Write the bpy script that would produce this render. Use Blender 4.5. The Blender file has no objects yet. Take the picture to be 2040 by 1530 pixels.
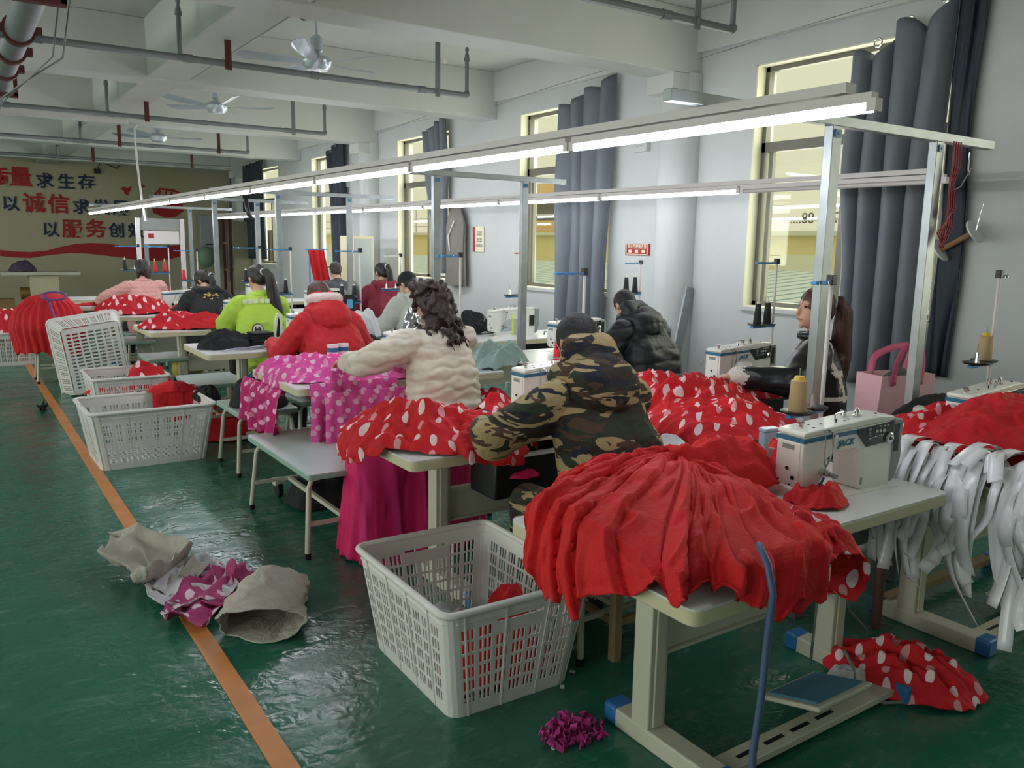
import bpy, bmesh, math, random
import numpy as np
from mathutils import Vector, Matrix, Euler
PI = math.pi
scene = bpy.context.scene
C = scene.collection
random.seed(7)

# ------------------------------------------------------------ camera geometry
H = 1.6
F = 1642.0
_pp = np.array([1020.0, 765.0])
def _nrm(a): return a/np.linalg.norm(a)
_Y = _nrm(np.array([-110-1020.0, 468-765.0, F]))
_X = np.array([3470-1020.0, 527-765.0, F]); _X = _nrm(_X-_Y*(_X@_Y))
_Z = np.cross(_X, _Y)
RW = np.array([_X, _Y, _Z])
def ray(u, v): return RW@np.array([u-_pp[0], v-_pp[1], F])
def zp(u, v, z):
    r = ray(u, v); t = (z-H)/r[2]; return Vector((r[0]*t, r[1]*t, z))
def xp(u, v, x):
    r = ray(u, v); t = x/r[0]; return Vector((x, r[1]*t, H+r[2]*t))
def yp(u, v, y):
    r = ray(u, v); t = y/r[1]; return Vector((r[0]*t, y, H+r[2]*t))
cam = bpy.data.cameras.new('camera'); camo = bpy.data.objects.new('camera', cam); C.objects.link(camo)
cam.sensor_width = 36; cam.lens = F/2040*36; cam.clip_start = 0.05; cam.clip_end = 200
M = Matrix.Identity(4)
for i in range(3):
    M[i][0] = RW[i][0]; M[i][1] = -RW[i][1]; M[i][2] = -RW[i][2]
M[0][3] = 0; M[1][3] = 0; M[2][3] = H
camo.matrix_world = M
scene.camera = camo

# ------------------------------------------------------------ materials
def lin(c):
    if isinstance(c, str):
        c = c.lstrip('#'); c = [int(c[i:i+2], 16)/255 for i in (0, 2, 4)]
    return tuple((x/12.92 if x <= .04045 else ((x+.055)/1.055)**2.4) for x in c[:3])+(1,)
class NT:
    def __init__(s, name):
        s.m = bpy.data.materials.new(name); s.m.use_nodes = True
        s.t = s.m.node_tree; s.n = s.t.nodes; s.b = s.n['Principled BSDF']; s.out = s.n['Material Output']
    def add(s, typ, ins=None, **kw):
        n = s.n.new('ShaderNode'+typ)
        for k, v in kw.items(): setattr(n, k, v)
        for k, v in (ins or {}).items():
            if isinstance(v, bpy.types.NodeSocket): s.t.links.new(v, n.inputs[k])
            else: n.inputs[k].default_value = v
        return n
    def link(s, a, b): s.t.links.new(a, b)
    def math(s, op, a, b=0.0, c=None):
        d = {0: a, 1: b}
        if c is not None: d[2] = c
        return s.add('Math', d, operation=op).outputs[0]
    def mix(s, f, a, b):
        n = s.add('Mix', data_type='RGBA')
        for k, v in ((0, f), (6, a), (7, b)):
            if isinstance(v, bpy.types.NodeSocket): s.t.links.new(v, n.inputs[k])
            else: n.inputs[k].default_value = v
        return n.outputs[2]
    def bump(s, h, st=.3, dist=.01):
        n = s.add('Bump', {'Height': h, 'Strength': st, 'Distance': dist}); s.link(n.outputs[0], s.b.inputs['Normal']); return n
    def ramp(s, fac, stops, const=False):
        n = s.add('ValToRGB', {0: fac}); r = n.color_ramp
        if const: r.interpolation = 'CONSTANT'
        while len(r.elements) < len(stops): r.elements.new(.5)
        for e, (p, c) in zip(r.elements, stops):
            e.position = p; e.color = c if len(c) == 4 else lin(c)
        return n.outputs[0]
def setb(nt, col=None, rough=.5, metal=0, spec=None, sheen=None):
    b = nt.b
    if col is not None: b.inputs['Base Color'].default_value = lin(col)
    b.inputs['Roughness'].default_value = rough; b.inputs['Metallic'].default_value = metal
    if spec is not None: b.inputs['Specular IOR Level'].default_value = spec
    if sheen: b.inputs['Sheen Weight'].default_value = sheen
def plain(name, col, rough=.5, metal=0, var=.12, vs=6, bump=0, bs=60, spec=None):
    nt = NT(name); setb(nt, col, rough, metal, spec)
    tc = nt.add('TexCoord')
    if var:
        no = nt.add('TexNoise', {'Vector': tc.outputs['Object'], 'Scale': vs, 'Detail': 4})
        c = lin(col); d = tuple(x*(1-var) for x in c[:3])+(1,)
        nt.link(nt.mix(no.outputs[0], d, tuple(min(1, x*(1+var*.6)) for x in c[:3])+(1,)), nt.b.inputs['Base Color'])
    if bump:
        n2 = nt.add('TexNoise', {'Vector': tc.outputs['Object'], 'Scale': bs, 'Detail': 3})
        nt.bump(n2.outputs[0], bump, .01)
    return nt.m
def emis(name, col, st):
    nt = NT(name); nt.b.inputs['Base Color'].default_value = lin(col)
    nt.b.inputs['Emission Color'].default_value = lin(col); nt.b.inputs['Emission Strength'].default_value = st
    return nt.m
def fabric(name, col, dots=None, dotc='f4d8dc', sp=.07, rad=.016, rough=.75, wr=.35, alpha=1, ws=14, sat=True, weave=True):
    """cloth with crease bump; dots laid out on the cloth's own uv, in metres"""
    nt = NT(name); setb(nt, col, rough)
    tc = nt.add('TexCoord'); c = lin(col)
    no = nt.add('TexNoise', {'Vector': tc.outputs['Object'], 'Scale': 5, 'Detail': 5})
    base = nt.mix(no.outputs[0], tuple(x*.8 for x in c[:3])+(1,), tuple(min(1, x*1.1) for x in c[:3])+(1,))
    if dots:
        v = tc.outputs['UV']
        wn = nt.add('TexNoise', {'Vector': v, 'Scale': 4.0, 'Detail': 1})
        vv = nt.add('VectorMath', {0: wn.outputs['Color'], 1: (.03, .03, 0)}, operation='MULTIPLY').outputs[0]
        v = nt.add('VectorMath', {0: v, 1: vv}, operation='ADD').outputs[0]
        vs = nt.add('VectorMath', {0: v, 'Scale': 1/sp}, operation='SCALE').outputs[0]
        ds = []
        for off in ((0, 0, 0), (.5, .5, 0)):
            a = nt.add('VectorMath', {0: vs, 1: off}, operation='ADD').outputs[0]
            a = nt.add('VectorMath', {0: a}, operation='FRACTION').outputs[0]
            a = nt.add('VectorMath', {0: a, 1: (.5, .5, 0)}, operation='SUBTRACT').outputs[0]
            a = nt.add('VectorMath', {0: a, 1: (1, 1, 0)}, operation='MULTIPLY').outputs[0]
            l = nt.add('VectorMath', {0: a}, operation='LENGTH').outputs['Value']
            ds.append(nt.math('LESS_THAN', l, rad/sp))
        m = nt.math('MAXIMUM', ds[0], ds[1])
        base = nt.mix(m, base, lin(dotc))
        if dots == 2:   # a second layer of tulle shows through: fainter dots shifted
            a = nt.add('VectorMath', {0: vs, 1: (.23, .31, 0)}, operation='ADD').outputs[0]
            a = nt.add('VectorMath', {0: a}, operation='FRACTION').outputs[0]
            a = nt.add('VectorMath', {0: a, 1: (.5, .5, 0)}, operation='SUBTRACT').outputs[0]
            a = nt.add('VectorMath', {0: a, 1: (1, 1, 0)}, operation='MULTIPLY').outputs[0]
            l = nt.add('VectorMath', {0: a}, operation='LENGTH').outputs['Value']
            m2 = nt.math('MULTIPLY', nt.math('LESS_THAN', l, rad/sp), .45)
            base = nt.mix(m2, base, lin(dotc))
    nt.link(base, nt.b.inputs['Base Color'])
    st = nt.add('Mapping', {0: tc.outputs['Object']}); st.inputs['Scale'].default_value = (1, 1, 1)
    n2 = nt.add('TexNoise', {'Vector': st.outputs[0], 'Scale': ws, 'Detail': 5, 'Roughness': .6, 'Distortion': 1.2})
    nt.bump(n2.outputs[0], wr, .04)
    if alpha < 1:
        nt.b.inputs['Alpha'].default_value = alpha
    return nt.m

def concrete_wall(name, col, rough=.85):
    nt = NT(name); setb(nt, col, rough)
    tc = nt.add('TexCoord'); c = lin(col)
    a = nt.add('TexNoise', {'Vector': tc.outputs['Object'], 'Scale': 1.1, 'Detail': 6, 'Roughness': .6})
    nt.link(nt.mix(a.outputs[0], tuple(x*.86 for x in c[:3])+(1,), tuple(min(1, x*1.06) for x in c[:3])+(1,)), nt.b.inputs['Base Color'])
    b = nt.add('TexNoise', {'Vector': tc.outputs['Object'], 'Scale': 40, 'Detail': 4}); nt.bump(b.outputs[0], .08, .01)
    return nt.m
def floor_mat():
    nt = NT('green_epoxy_floor'); setb(nt, '1d5c40', .3)
    tc = nt.add('TexCoord')
    a = nt.add('TexNoise', {'Vector': tc.outputs['Object'], 'Scale': .9, 'Detail': 6, 'Roughness': .62})
    mp = nt.add('Mapping', {0: tc.outputs['Object']}); mp.inputs['Scale'].default_value = (1.6, 5, 1); mp.inputs['Rotation'].default_value = (0, 0, .5)
    b = nt.add('TexNoise', {'Vector': mp.outputs[0], 'Scale': 3, 'Detail': 8, 'Roughness': .7, 'Distortion': .6})
    base = nt.mix(a.outputs[0], lin('145442'), lin('2e7a64'))
    sc = nt.ramp(b.outputs[0], [(.56, (0, 0, 0, 1)), (.72, (1, 1, 1, 1))])
    base = nt.mix(nt.math('MULTIPLY', sc, .5), base, lin('7f9e92'))
    dirt = nt.ramp(nt.add('TexNoise', {'Vector': tc.outputs['Object'], 'Scale': .35, 'Detail': 3}).outputs[0], [(.45, (0, 0, 0, 1)), (.75, (1, 1, 1, 1))])
    base = nt.mix(nt.math('MULTIPLY', dirt, .4), base, lin('3c4a40'))
    nt.link(base, nt.b.inputs['Base Color'])
    r = nt.add('TexNoise', {'Vector': mp.outputs[0], 'Scale': 1.3, 'Detail': 5})
    nt.link(nt.add('MapRange', {0: r.outputs[0], 1: .3, 2: .7, 3: .10, 4: .38}).outputs[0], nt.b.inputs['Roughness'])
    w = nt.add('TexNoise', {'Vector': tc.outputs['Object'], 'Scale': 22, 'Detail': 2, 'Distortion': .5})
    nt.bump(w.outputs[0], .22, .02)
    return nt.m
def camo_mat():
    nt = NT('camouflage_cloth'); setb(nt, '3a3a2a', .85)
    tc = nt.add('TexCoord')
    mp = nt.add('Mapping', {0: tc.outputs['Object']}); mp.inputs['Scale'].default_value = (5.5, 5.5, 20)
    def n(off, sc):
        a = nt.add('VectorMath', {0: mp.outputs[0], 1: off}, operation='ADD').outputs[0]
        return nt.add('TexNoise', {'Vector': a, 'Scale': sc, 'Detail': 2, 'Roughness': .5, 'Distortion': .9}).outputs[0]
    base = nt.mix(nt.math('GREATER_THAN', n((0, 0, 0), 1.0), .5), lin('2a2119'), lin('25301f'))
    base = nt.mix(nt.math('GREATER_THAN', n((7, 3, 1), .8), .505), base, lin('a08c64'))
    base = nt.mix(nt.math('GREATER_THAN', n((17, 13, 4), 1.1), .61), base, lin('17172a'))
    base = nt.mix(nt.math('GREATER_THAN', n((-7, 23, 9), 1.2), .6), base, lin('4a3325'))
    nt.link(base, nt.b.inputs['Base Color'])
    w = nt.add('TexNoise', {'Vector': tc.outputs['Object'], 'Scale': 22, 'Detail': 4}); nt.bump(w.outputs[0], .4, .03)
    return nt.m
def hair_mat(name, col, col2, rough=.42):
    nt = NT(name); setb(nt, col, rough)
    tc = nt.add('TexCoord'); mp = nt.add('Mapping', {0: tc.outputs['Object']}); mp.inputs['Scale'].default_value = (90, 90, 7)
    n = nt.add('TexNoise', {'Vector': mp.outputs[0], 'Scale': 1.4, 'Detail': 4})
    nt.link(nt.mix(n.outputs[0], lin(col), lin(col2)), nt.b.inputs['Base Color'])
    nt.bump(n.outputs[0], .6, .01)
    return nt.m

m_wall = concrete_wall('white_wall_paint', 'c6c9c8')
m_ceil = concrete_wall('white_ceiling_paint', 'cfd1cd')
m_mural = concrete_wall('cream_wall_paint', 'b5ae94')
m_floor = floor_mat()
m_line = plain('orange_floor_paint', 'd48a4c', .45, var=.3, vs=9)
m_reveal = plain('cream_window_reveal', 'e4e2ca', .6)
m_wframe = plain('bronze_aluminium', '6c6b60', .45, .3)
m_base = plain('grey_baseboard', '5a5e58', .6)
m_lam = plain('white_laminate', 'dfe0de', .28, var=.05)
m_edge = plain('cream_edge_banding', 'cfc8a6', .5, var=.12, vs=3)
m_steelw = plain('ivory_painted_steel', 'c6c4b2', .42, var=.06)
m_blue = plain('blue_plastic', '2c6fae', .4, var=.05)
m_bluearm = plain('blue_painted_steel', '3a86c4', .35, var=.05)
m_black = plain('black_plastic', '16171a', .4, var=.1)
m_galv = plain('galvanised_steel', '9aa0a2', .42, .75, var=.3, vs=12)
m_chrome = plain('chrome', 'c8c8c8', .18, 1, var=0)
m_mwhite = plain('white_machine_enamel', 'e8e8e0', .25, var=.03)
m_mgrey = plain('grey_machine_cap', '8d918f', .35, var=.05)
m_mblue = plain('teal_machine_stripe', '2a6f93', .3, var=.03)
m_panel = plain('dark_control_panel', '26302f', .15, var=.15, vs=40)
m_pipe = plain('grey_pipe', '7d8284', .5, .3, var=.15)
m_rust = plain('red_oxide_steel', '5a2422', .6)
m_curt = fabric('grey_curtain_cloth', '6d737c', wr=.05, ws=4, rough=.6)
m_curtd = fabric('dark_blue_curtain_cloth', '2c3440', wr=.05, ws=4, rough=.7)
m_crate = NT('white_crate_plastic'); setb(m_crate, 'e2dfdc', .38); m_crate.b.inputs['Transmission Weight'].default_value = 0; m_crate.b.inputs['Subsurface Weight'].default_value = .15; m_crate.b.inputs['Subsurface Radius'].default_value = (.02, .02, .02); m_crate = m_crate.m
m_tube = emis('lit_led_tube', 'f2f6ff', 40)
m_hous = plain('lamp_housing_white', 'd9d3d2', .4, var=.04)
m_stool = plain('pale_green_stool_board', 'b9c6c4', .3, var=.05)
m_stoole = plain('pale_green_stool_edge', '8fb0a2', .5)
m_red = fabric('red_jersey', 'd60f19', wr=.25, ws=20)
m_redflat = fabric('red_cloth', 'cc1220', wr=.3)
m_rdot = fabric('red_tulle_white_dots', 'd41020', dots=2, sp=.108, rad=.0145)
m_rdot_far = fabric('red_polka_cloth', 'd01626', dots=1, sp=.13, rad=.018)
m_pdot = fabric('pink_tulle_white_dots', 'ee56ac', dots=2, sp=.10, rad=.0165, dotc='f5c8e2', alpha=.93)
m_pdotd = fabric('magenta_cloth_white_dots', 'c81c74', dots=2, sp=.10, rad=.0165, dotc='f0b8d8')
m_mag = fabric('magenta_tulle', 'd60f66', wr=.15, ws=6)
m_magt = fabric('sheer_magenta_tulle', 'd42a80', wr=.1, ws=6, alpha=.45)
m_blackc = fabric('black_cloth', '14151a', wr=.5, rough=.8)
m_pinkd = fabric('dusty_pink_tulle_dots', 'b8447c', dots=1, sp=.13, rad=.019, dotc='f0d4e4')
m_mint = fabric('sage_green_cloth', '9db8b2', wr=.5)
m_teal = fabric('teal_cloth', '24708c', wr=.4)
m_skin = plain('skin', 'c99c84', .5, var=.08, vs=12)
m_paper = fabric('kraft_paper', 'b8b2a6', wr=.6, ws=7, rough=.8)
m_paperw = fabric('white_paper', 'd8d8dc', wr=.5, ws=7, rough=.7)
m_ribbon = plain('white_satin', 'f2f2f8', .2, var=.03)
m_ribbonp = plain('lilac_ribbon', 'cdbfe0', .35)
m_glass = NT('window_glass'); setb(m_glass, 'ffffff', .02)
_g = m_glass.add('BsdfGlass', {'Roughness': 0.0, 'IOR': 1.01}); _tr = m_glass.add('BsdfTransparent', {0: (.95, .96, .9, 1)}); _gl = m_glass.add('BsdfGlossy', {'Roughness': .02})
_mx = m_glass.add('MixShader', {0: .04, 1: _tr.outputs[0], 2: _gl.outputs[0]}); m_glass.link(_mx.outputs[0], m_glass.out.inputs[0]); m_glass = m_glass.m

# ------------------------------------------------------------ numpy value noise
def _h(ix, iy, iz, s):
    n = (ix*374761393+iy*668265263+iz*2147483647+s*1274126177) & 0x7fffffff
    n = ((n ^ (n >> 13))*1274126177) & 0x7fffffff
    return ((n ^ (n >> 16)) & 0xffff)/32767.5-1
def vn(x, y, z=0.0, s=0):
    x = np.asarray(x, float); y = np.asarray(y, float); z = np.zeros_like(x)+z
    ix = np.floor(x).astype(np.int64); iy = np.floor(y).astype(np.int64); iz = np.floor(z).astype(np.int64)
    fx = x-ix; fy = y-iy; fz = z-iz
    fx = fx*fx*(3-2*fx); fy = fy*fy*(3-2*fy); fz = fz*fz*(3-2*fz)
    r = 0
    for a in (0, 1):
        for b in (0, 1):
            for c in (0, 1):
                r = r+_h(ix+a, iy+b, iz+c, s)*(fx if a else 1-fx)*(fy if b else 1-fy)*(fz if c else 1-fz)
    return r
def fbm(x, y, z=0.0, s=0, o=3):
    r = 0; a = 1; t = 0
    for i in range(o):
        f = 2**i; r = r+a*vn(x*f, y*f, z*f, s+i*17); t += a; a *= .5
    return r/t

# ------------------------------------------------------------ mesh builder
def tag(o, label=None, cat=None, group=None, kind=None):
    if label: o['label'] = label
    if cat: o['category'] = cat
    if group: o['group'] = group
    if kind: o['kind'] = kind
    return o
def empty(name, loc=(0, 0, 0), rz=0, label=None, cat=None, group=None):
    o = bpy.data.objects.new(name, None); C.objects.link(o); o.empty_display_size = .1
    o.location = loc; o.rotation_euler = (0, 0, rz); return tag(o, label, cat, group)
class MB:
    def __init__(s): s.v = []; s.f = []; s.uv = None
    def raw(s, v, f):
        n = len(s.v); s.v += [tuple(p) for p in v]; s.f += [tuple(i+n for i in q) for q in f]; return s
    def box(s, c, d, rz=0, R=None):
        x, y, z = (k/2 for k in d); R = R or Matrix.Rotation(rz, 3, 'Z'); c = Vector(c)
        vs = [c+R@Vector((a*x, b*y, e*z)) for a in (-1, 1) for b in (-1, 1) for e in (-1, 1)]
        return s.raw(vs, [(0, 1, 3, 2), (4, 6, 7, 5), (0, 4, 5, 1), (2, 3, 7, 6), (0, 2, 6, 4), (1, 5, 7, 3)])
    def b2(s, a, b):
        return s.box([(a[i]+b[i])/2 for i in range(3)], [abs(b[i]-a[i]) for i in range(3)])
    def bar(s, p, q, w, h=None, up=(0, 0, 1)):
        h = h or w; p = Vector(p); q = Vector(q); d = q-p; L = d.length; d.normalize(); up = Vector(up)
        if abs(d.dot(up)) > .95: up = Vector((0, 1, 0))
        x = d.cross(up).normalized(); z = x.cross(d); R = Matrix((x, d, z)).transposed()
        return s.box((p+q)/2, (w, L, h), R=R)
    def cyl(s, p, q, r, r2=None, n=12, cap=True):
        r2 = r if r2 is None else r2; p = Vector(p); q = Vector(q); d = (q-p).normalized()
        a = d.orthogonal().normalized(); b = d.cross(a); vs = []
        for k in range(n):
            t = 2*PI*k/n; o = a*math.cos(t)+b*math.sin(t); vs += [p+o*r, q+o*r2]
        fs = [(2*k, 2*((k+1) % n), 2*((k+1) % n)+1, 2*k+1) for k in range(n)]
        if cap: fs += [tuple(2*k for k in range(n))[::-1], tuple(2*k+1 for k in range(n))]
        return s.raw(vs, fs)
    def tube(s, pts, r, n=8, closed=False):
        pts = [Vector(p) for p in pts]; N = len(pts); vs = []; pa = None
        for i, p in enumerate(pts):
            if closed: d = pts[(i+1) % N]-pts[i-1]
            else: d = pts[min(i+1, N-1)]-pts[max(i-1, 0)]
            d = d.normalized() if d.length > 1e-9 else Vector((0, 0, 1))
            a = d.orthogonal().normalized() if pa is None else (pa-d*pa.dot(d)).normalized()
            pa = a; b = d.cross(a); rr = r[i] if isinstance(r, (list, tuple)) else r
            vs += [p+(a*math.cos(2*PI*k/n)+b*math.sin(2*PI*k/n))*rr for k in range(n)]
        fs = []
        for i in range(N if closed else N-1):
            j = (i+1) % N
            fs += [(i*n+k, i*n+(k+1) % n, j*n+(k+1) % n, j*n+k) for k in range(n)]
        if not closed: fs += [tuple(range(n))[::-1], tuple((N-1)*n+k for k in range(n))]
        return s.raw(vs, fs)
    def lathe(s, prof, c=(0, 0, 0), n=20, R=None):
        vs = []; c = Vector(c); R = R or Matrix.Identity(3); m = len(prof)
        for r, z in prof:
            vs += [c+R@Vector((max(r, 1e-4)*math.cos(2*PI*k/n), max(r, 1e-4)*math.sin(2*PI*k/n), z)) for k in range(n)]
        fs = [(i*n+k, i*n+(k+1) % n, (i+1)*n+(k+1) % n, (i+1)*n+k) for i in range(m-1) for k in range(n)]
        fs += [tuple(range(n))[::-1], tuple((m-1)*n+k for k in range(n))]
        return s.raw(vs, fs)
    def prism(s, poly, z0, z1, ax='z'):
        def t(a, b, c): return (a, b, c) if ax == 'z' else ((a, c, b) if ax == 'y' else (c, a, b))
        n = len(poly); vs = [t(a, b, z0) for a, b in poly]+[t(a, b, z1) for a, b in poly]
        return s.raw(vs, [tuple(range(n))[::-1], tuple(range(n, 2*n))]+[(k, (k+1) % n, n+(k+1) % n, n+k) for k in range(n)])
    def ball(s, c, r, nu=14, nv=10, R=None):
        if not isinstance(r, (tuple, list)): r = (r, r, r)
        R = R or Matrix.Identity(3); c = Vector(c); vs = []
        for i in range(nv+1):
            t = PI*i/nv
            for k in range(nu):
                a = 2*PI*k/nu; vs.append(c+R@Vector((r[0]*math.sin(t)*math.cos(a), r[1]*math.sin(t)*math.sin(a), -r[2]*math.cos(t))))
        return s.raw(vs, [(i*nu+k, i*nu+(k+1) % nu, (i+1)*nu+(k+1) % nu, (i+1)*nu+k) for i in range(nv) for k in range(nu)])
    def cap(s, p, q, r1, r2=None, n=12, sq=None):
        """tapered capsule"""
        r2 = r1 if r2 is None else r2; p = Vector(p); q = Vector(q); d = q-p; L = d.length or 1e-4; d.normalize()
        a = d.orthogonal().normalized(); b = d.cross(a); vs = []; rows = []
        for i in range(4): t = PI/2*(1-i/3.0); rows.append((-r1*math.sin(t), r1*math.cos(t)))
        for i in range(4): t = PI/2*(i/3.0); rows.append((L+r2*math.sin(t), r2*math.cos(t)))
        for h, r in rows: vs += [p+d*h+(a*math.cos(2*PI*k/n)+b*math.sin(2*PI*k/n))*max(r, 1e-4) for k in range(n)]
        return s.raw(vs, [(i*n+k, i*n+(k+1) % n, (i+1)*n+(k+1) % n, (i+1)*n+k) for i in range(7) for k in range(n)])
    def chain(s, pts, rs, n=12):
        for i in range(len(pts)-1): s.cap(pts[i], pts[i+1], rs[i], rs[i+1], n)
        return s
    def grid(s, P, closed_u=False, uv=None):
        """P: array (nu, nv, 3)"""
        nu, nv = P.shape[:2]; n0 = len(s.v); s.v += [tuple(p) for p in P.reshape(-1, 3)]
        for i in range(nu if closed_u else nu-1):
            j = (i+1) % nu
            s.f += [(n0+i*nv+k, n0+i*nv+k+1, n0+j*nv+k+1, n0+j*nv+k) for k in range(nv-1)]
        if uv is not None: s.uv = (s.uv or [])+[tuple(p) for p in uv.reshape(-1, 2)]
        return s
    def mesh(s, name):
        me = bpy.data.meshes.new(name); me.from_pydata(s.v, [], s.f)
        if s.uv:
            ul = me.uv_layers.new(name='UVMap'); li = np.zeros(len(me.loops), np.int32); me.loops.foreach_get('vertex_index', li)
            ul.data.foreach_set('uv', np.array(s.uv, np.float32)[li].ravel())
        me.update(); return me
    def build(s, name, mat, parent=None, smooth=None, bevel=0, seg=2, solid=0, loc=None, rz=0, fix=True):
        me = s.mesh(name)
        if fix:
            bm = bmesh.new(); bm.from_mesh(me); bmesh.ops.remove_doubles(bm, verts=bm.verts, dist=1e-6); bmesh.ops.recalc_face_normals(bm, faces=bm.faces); bm.to_mesh(me); bm.free()
        o = bpy.data.objects.new(name, me); C.objects.link(o); me.materials.append(mat)
        if smooth: me.shade_smooth(); me.set_sharp_from_angle(angle=math.radians(smooth))
        if solid:
            k = o.modifiers.new('solid', 'SOLIDIFY'); k.thickness = solid; k.offset = 0
        if bevel:
            k = o.modifiers.new('bevel', 'BEVEL'); k.width = bevel; k.segments = seg; k.limit_method = 'ANGLE'
            if not smooth: me.shade_smooth(); me.set_sharp_from_angle(angle=math.radians(35))
        if loc is not None: o.location = loc
        if rz: o.rotation_euler = (0, 0, rz)
        if parent: o.parent = parent
        return o
def struct(o): o['kind'] = 'structure'; return o
def copy_tree(o, parent=None):
    c = o.copy(); C.objects.link(c); c.parent = parent
    for ch in [k for k in bpy.data.objects if k.parent == o]: copy_tree(ch, c)
    return c
def rounded(poly, r, seg=4):
    """round the corners of a polygon"""
    out = []; n = len(poly)
    for i in range(n):
        a = Vector(poly[i-1]).to_2d(); b = Vector(poly[i]).to_2d(); c = Vector(poly[(i+1) % n]).to_2d()
        u = (a-b); w = (c-b); rr = min(r, u.length*.45, w.length*.45); u.normalize(); w.normalize()
        p = b+u*rr; q = b+w*rr
        for k in range(seg+1):
            t = k/seg; pt = p*(1-t)**2+b*2*t*(1-t)+q*t*t; out.append((pt.x, pt.y))
    return out
def remeshed(mb, name, mat, parent, voxel=.01, smooth=3, disp=None, keep=None, fac=.5):
    """one continuous surface from overlapping volumes; disp(co, no) -> offset array; keep(co) -> bool array"""
    me = mb.mesh(name); o = bpy.data.objects.new(name, me); C.objects.link(o)
    r = o.modifiers.new('r', 'REMESH'); r.mode = 'VOXEL'; r.voxel_size = voxel
    if smooth: k = o.modifiers.new('s', 'SMOOTH'); k.iterations = smooth; k.factor = fac
    dg = bpy.context.evaluated_depsgraph_get(); ev = o.evaluated_get(dg); nm = bpy.data.meshes.new_from_object(ev)
    o.modifiers.clear(); o.data = nm; bpy.data.meshes.remove(me); nm.name = name
    n = len(nm.vertices); co = np.zeros(n*3, np.float32); nm.vertices.foreach_get('co', co); co = co.reshape(-1, 3).astype(float)
    if disp is not None:
        no = np.zeros(n*3, np.float32); nm.vertex_normals.foreach_get('vector', no); no = no.reshape(-1, 3)
        co = co+no*np.asarray(disp(co, no)).reshape(-1, 1)
        nm.vertices.foreach_set('co', co.astype(np.float32).ravel())
    if keep is not None:
        kk = keep(co); bm = bmesh.new(); bm.from_mesh(nm); bm.verts.ensure_lookup_table()
        bmesh.ops.delete(bm, geom=[v for v in bm.verts if not kk[v.index]], context='VERTS'); bm.to_mesh(nm); bm.free()
    nm.materials.clear(); nm.materials.append(mat); nm.shade_smooth(); nm.update()
    if parent: o.parent = parent
    return o
def text(name, s, size, mat, loc, R, parent=None, extrude=.002, off=0.0, align='CENTER', shear=0):
    cu = bpy.data.curves.new(name, 'FONT'); cu.body = s; cu.size = size; cu.extrude = extrude; cu.offset = off; cu.align_x = align; cu.align_y = 'CENTER'; cu.shear = shear; cu.resolution_u = 3
    o = bpy.data.objects.new(name, cu); C.objects.link(o)
    dg = bpy.context.evaluated_depsgraph_get(); me = bpy.data.meshes.new_from_object(o.evaluated_get(dg))
    bpy.data.objects.remove(o); o = bpy.data.objects.new(name, me); C.objects.link(o)
    me.materials.clear(); me.materials.append(mat); o.matrix_world = Matrix.Translation(loc)@R.to_4x4()
    if parent: o.parent = parent
    return o
# orientation for lettering that faces -y (towards the camera) and for the window wall (facing -x)
R_FRONT = Matrix(((1, 0, 0), (0, 0, -1), (0, 1, 0)))
R_WALLX = Matrix(((0, 0, -1), (-1, 0, 0), (0, 1, 0)))
# ------------------------------------------------------------ room shell
XW = 5.7; YB = 20.5; ZC = 3.65; XL = -7.0; YF = -3.0
struct(MB().b2((XL, YF, -.1), (XW+.3, YB+.3, 0)).build('floor', m_floor))
struct(MB().b2((XL, YF, ZC), (XW+.3, YB+.3, ZC+.15)).build('ceiling', m_ceil))
struct(MB().b2((XL-.2, YB, 0), (XW+.25, YB+.2, ZC)).build('wall_back', m_mural))
struct(MB().b2((XL-.2, YF-.2, 0), (XW+.25, YF, ZC)).build('wall_front', m_wall))
# window wall, with openings
wins = [(-.2, 1.4), (3.15, 4.82), (6.62, 8.27), (9.95, 11.5), (13.55, 15.05), (16.9, 18.5)]
SZ, TZ = 1.1, 3.1
def wall_with_openings(name, x0, x1, ops, y0, y1, sz, tz, mat):
    mb = MB(); y = y0
    for a, b in ops:
        mb.b2((x0, y, 0), (x1, a, ZC)); mb.b2((x0, a, 0), (x1, b, sz)); mb.b2((x0, a, tz), (x1, b, ZC)); y = b
    mb.b2((x0, y, 0), (x1, y1, ZC)); return struct(mb.build(name, mat))
wall_with_openings('wall_right', XW, XW+.25, wins, YF-.2, YB+.2, SZ, TZ, m_wall)
wl = [(-1.6, 1.2), (2.4, 5.2), (6.4, 9.2), (10.4, 13.2), (14.4, 17.2)]
wall_with_openings('wall_left', XL-.2, XL, wl, YF-.2, YB+.2, SZ, TZ, m_wall)
n = 0
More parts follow.
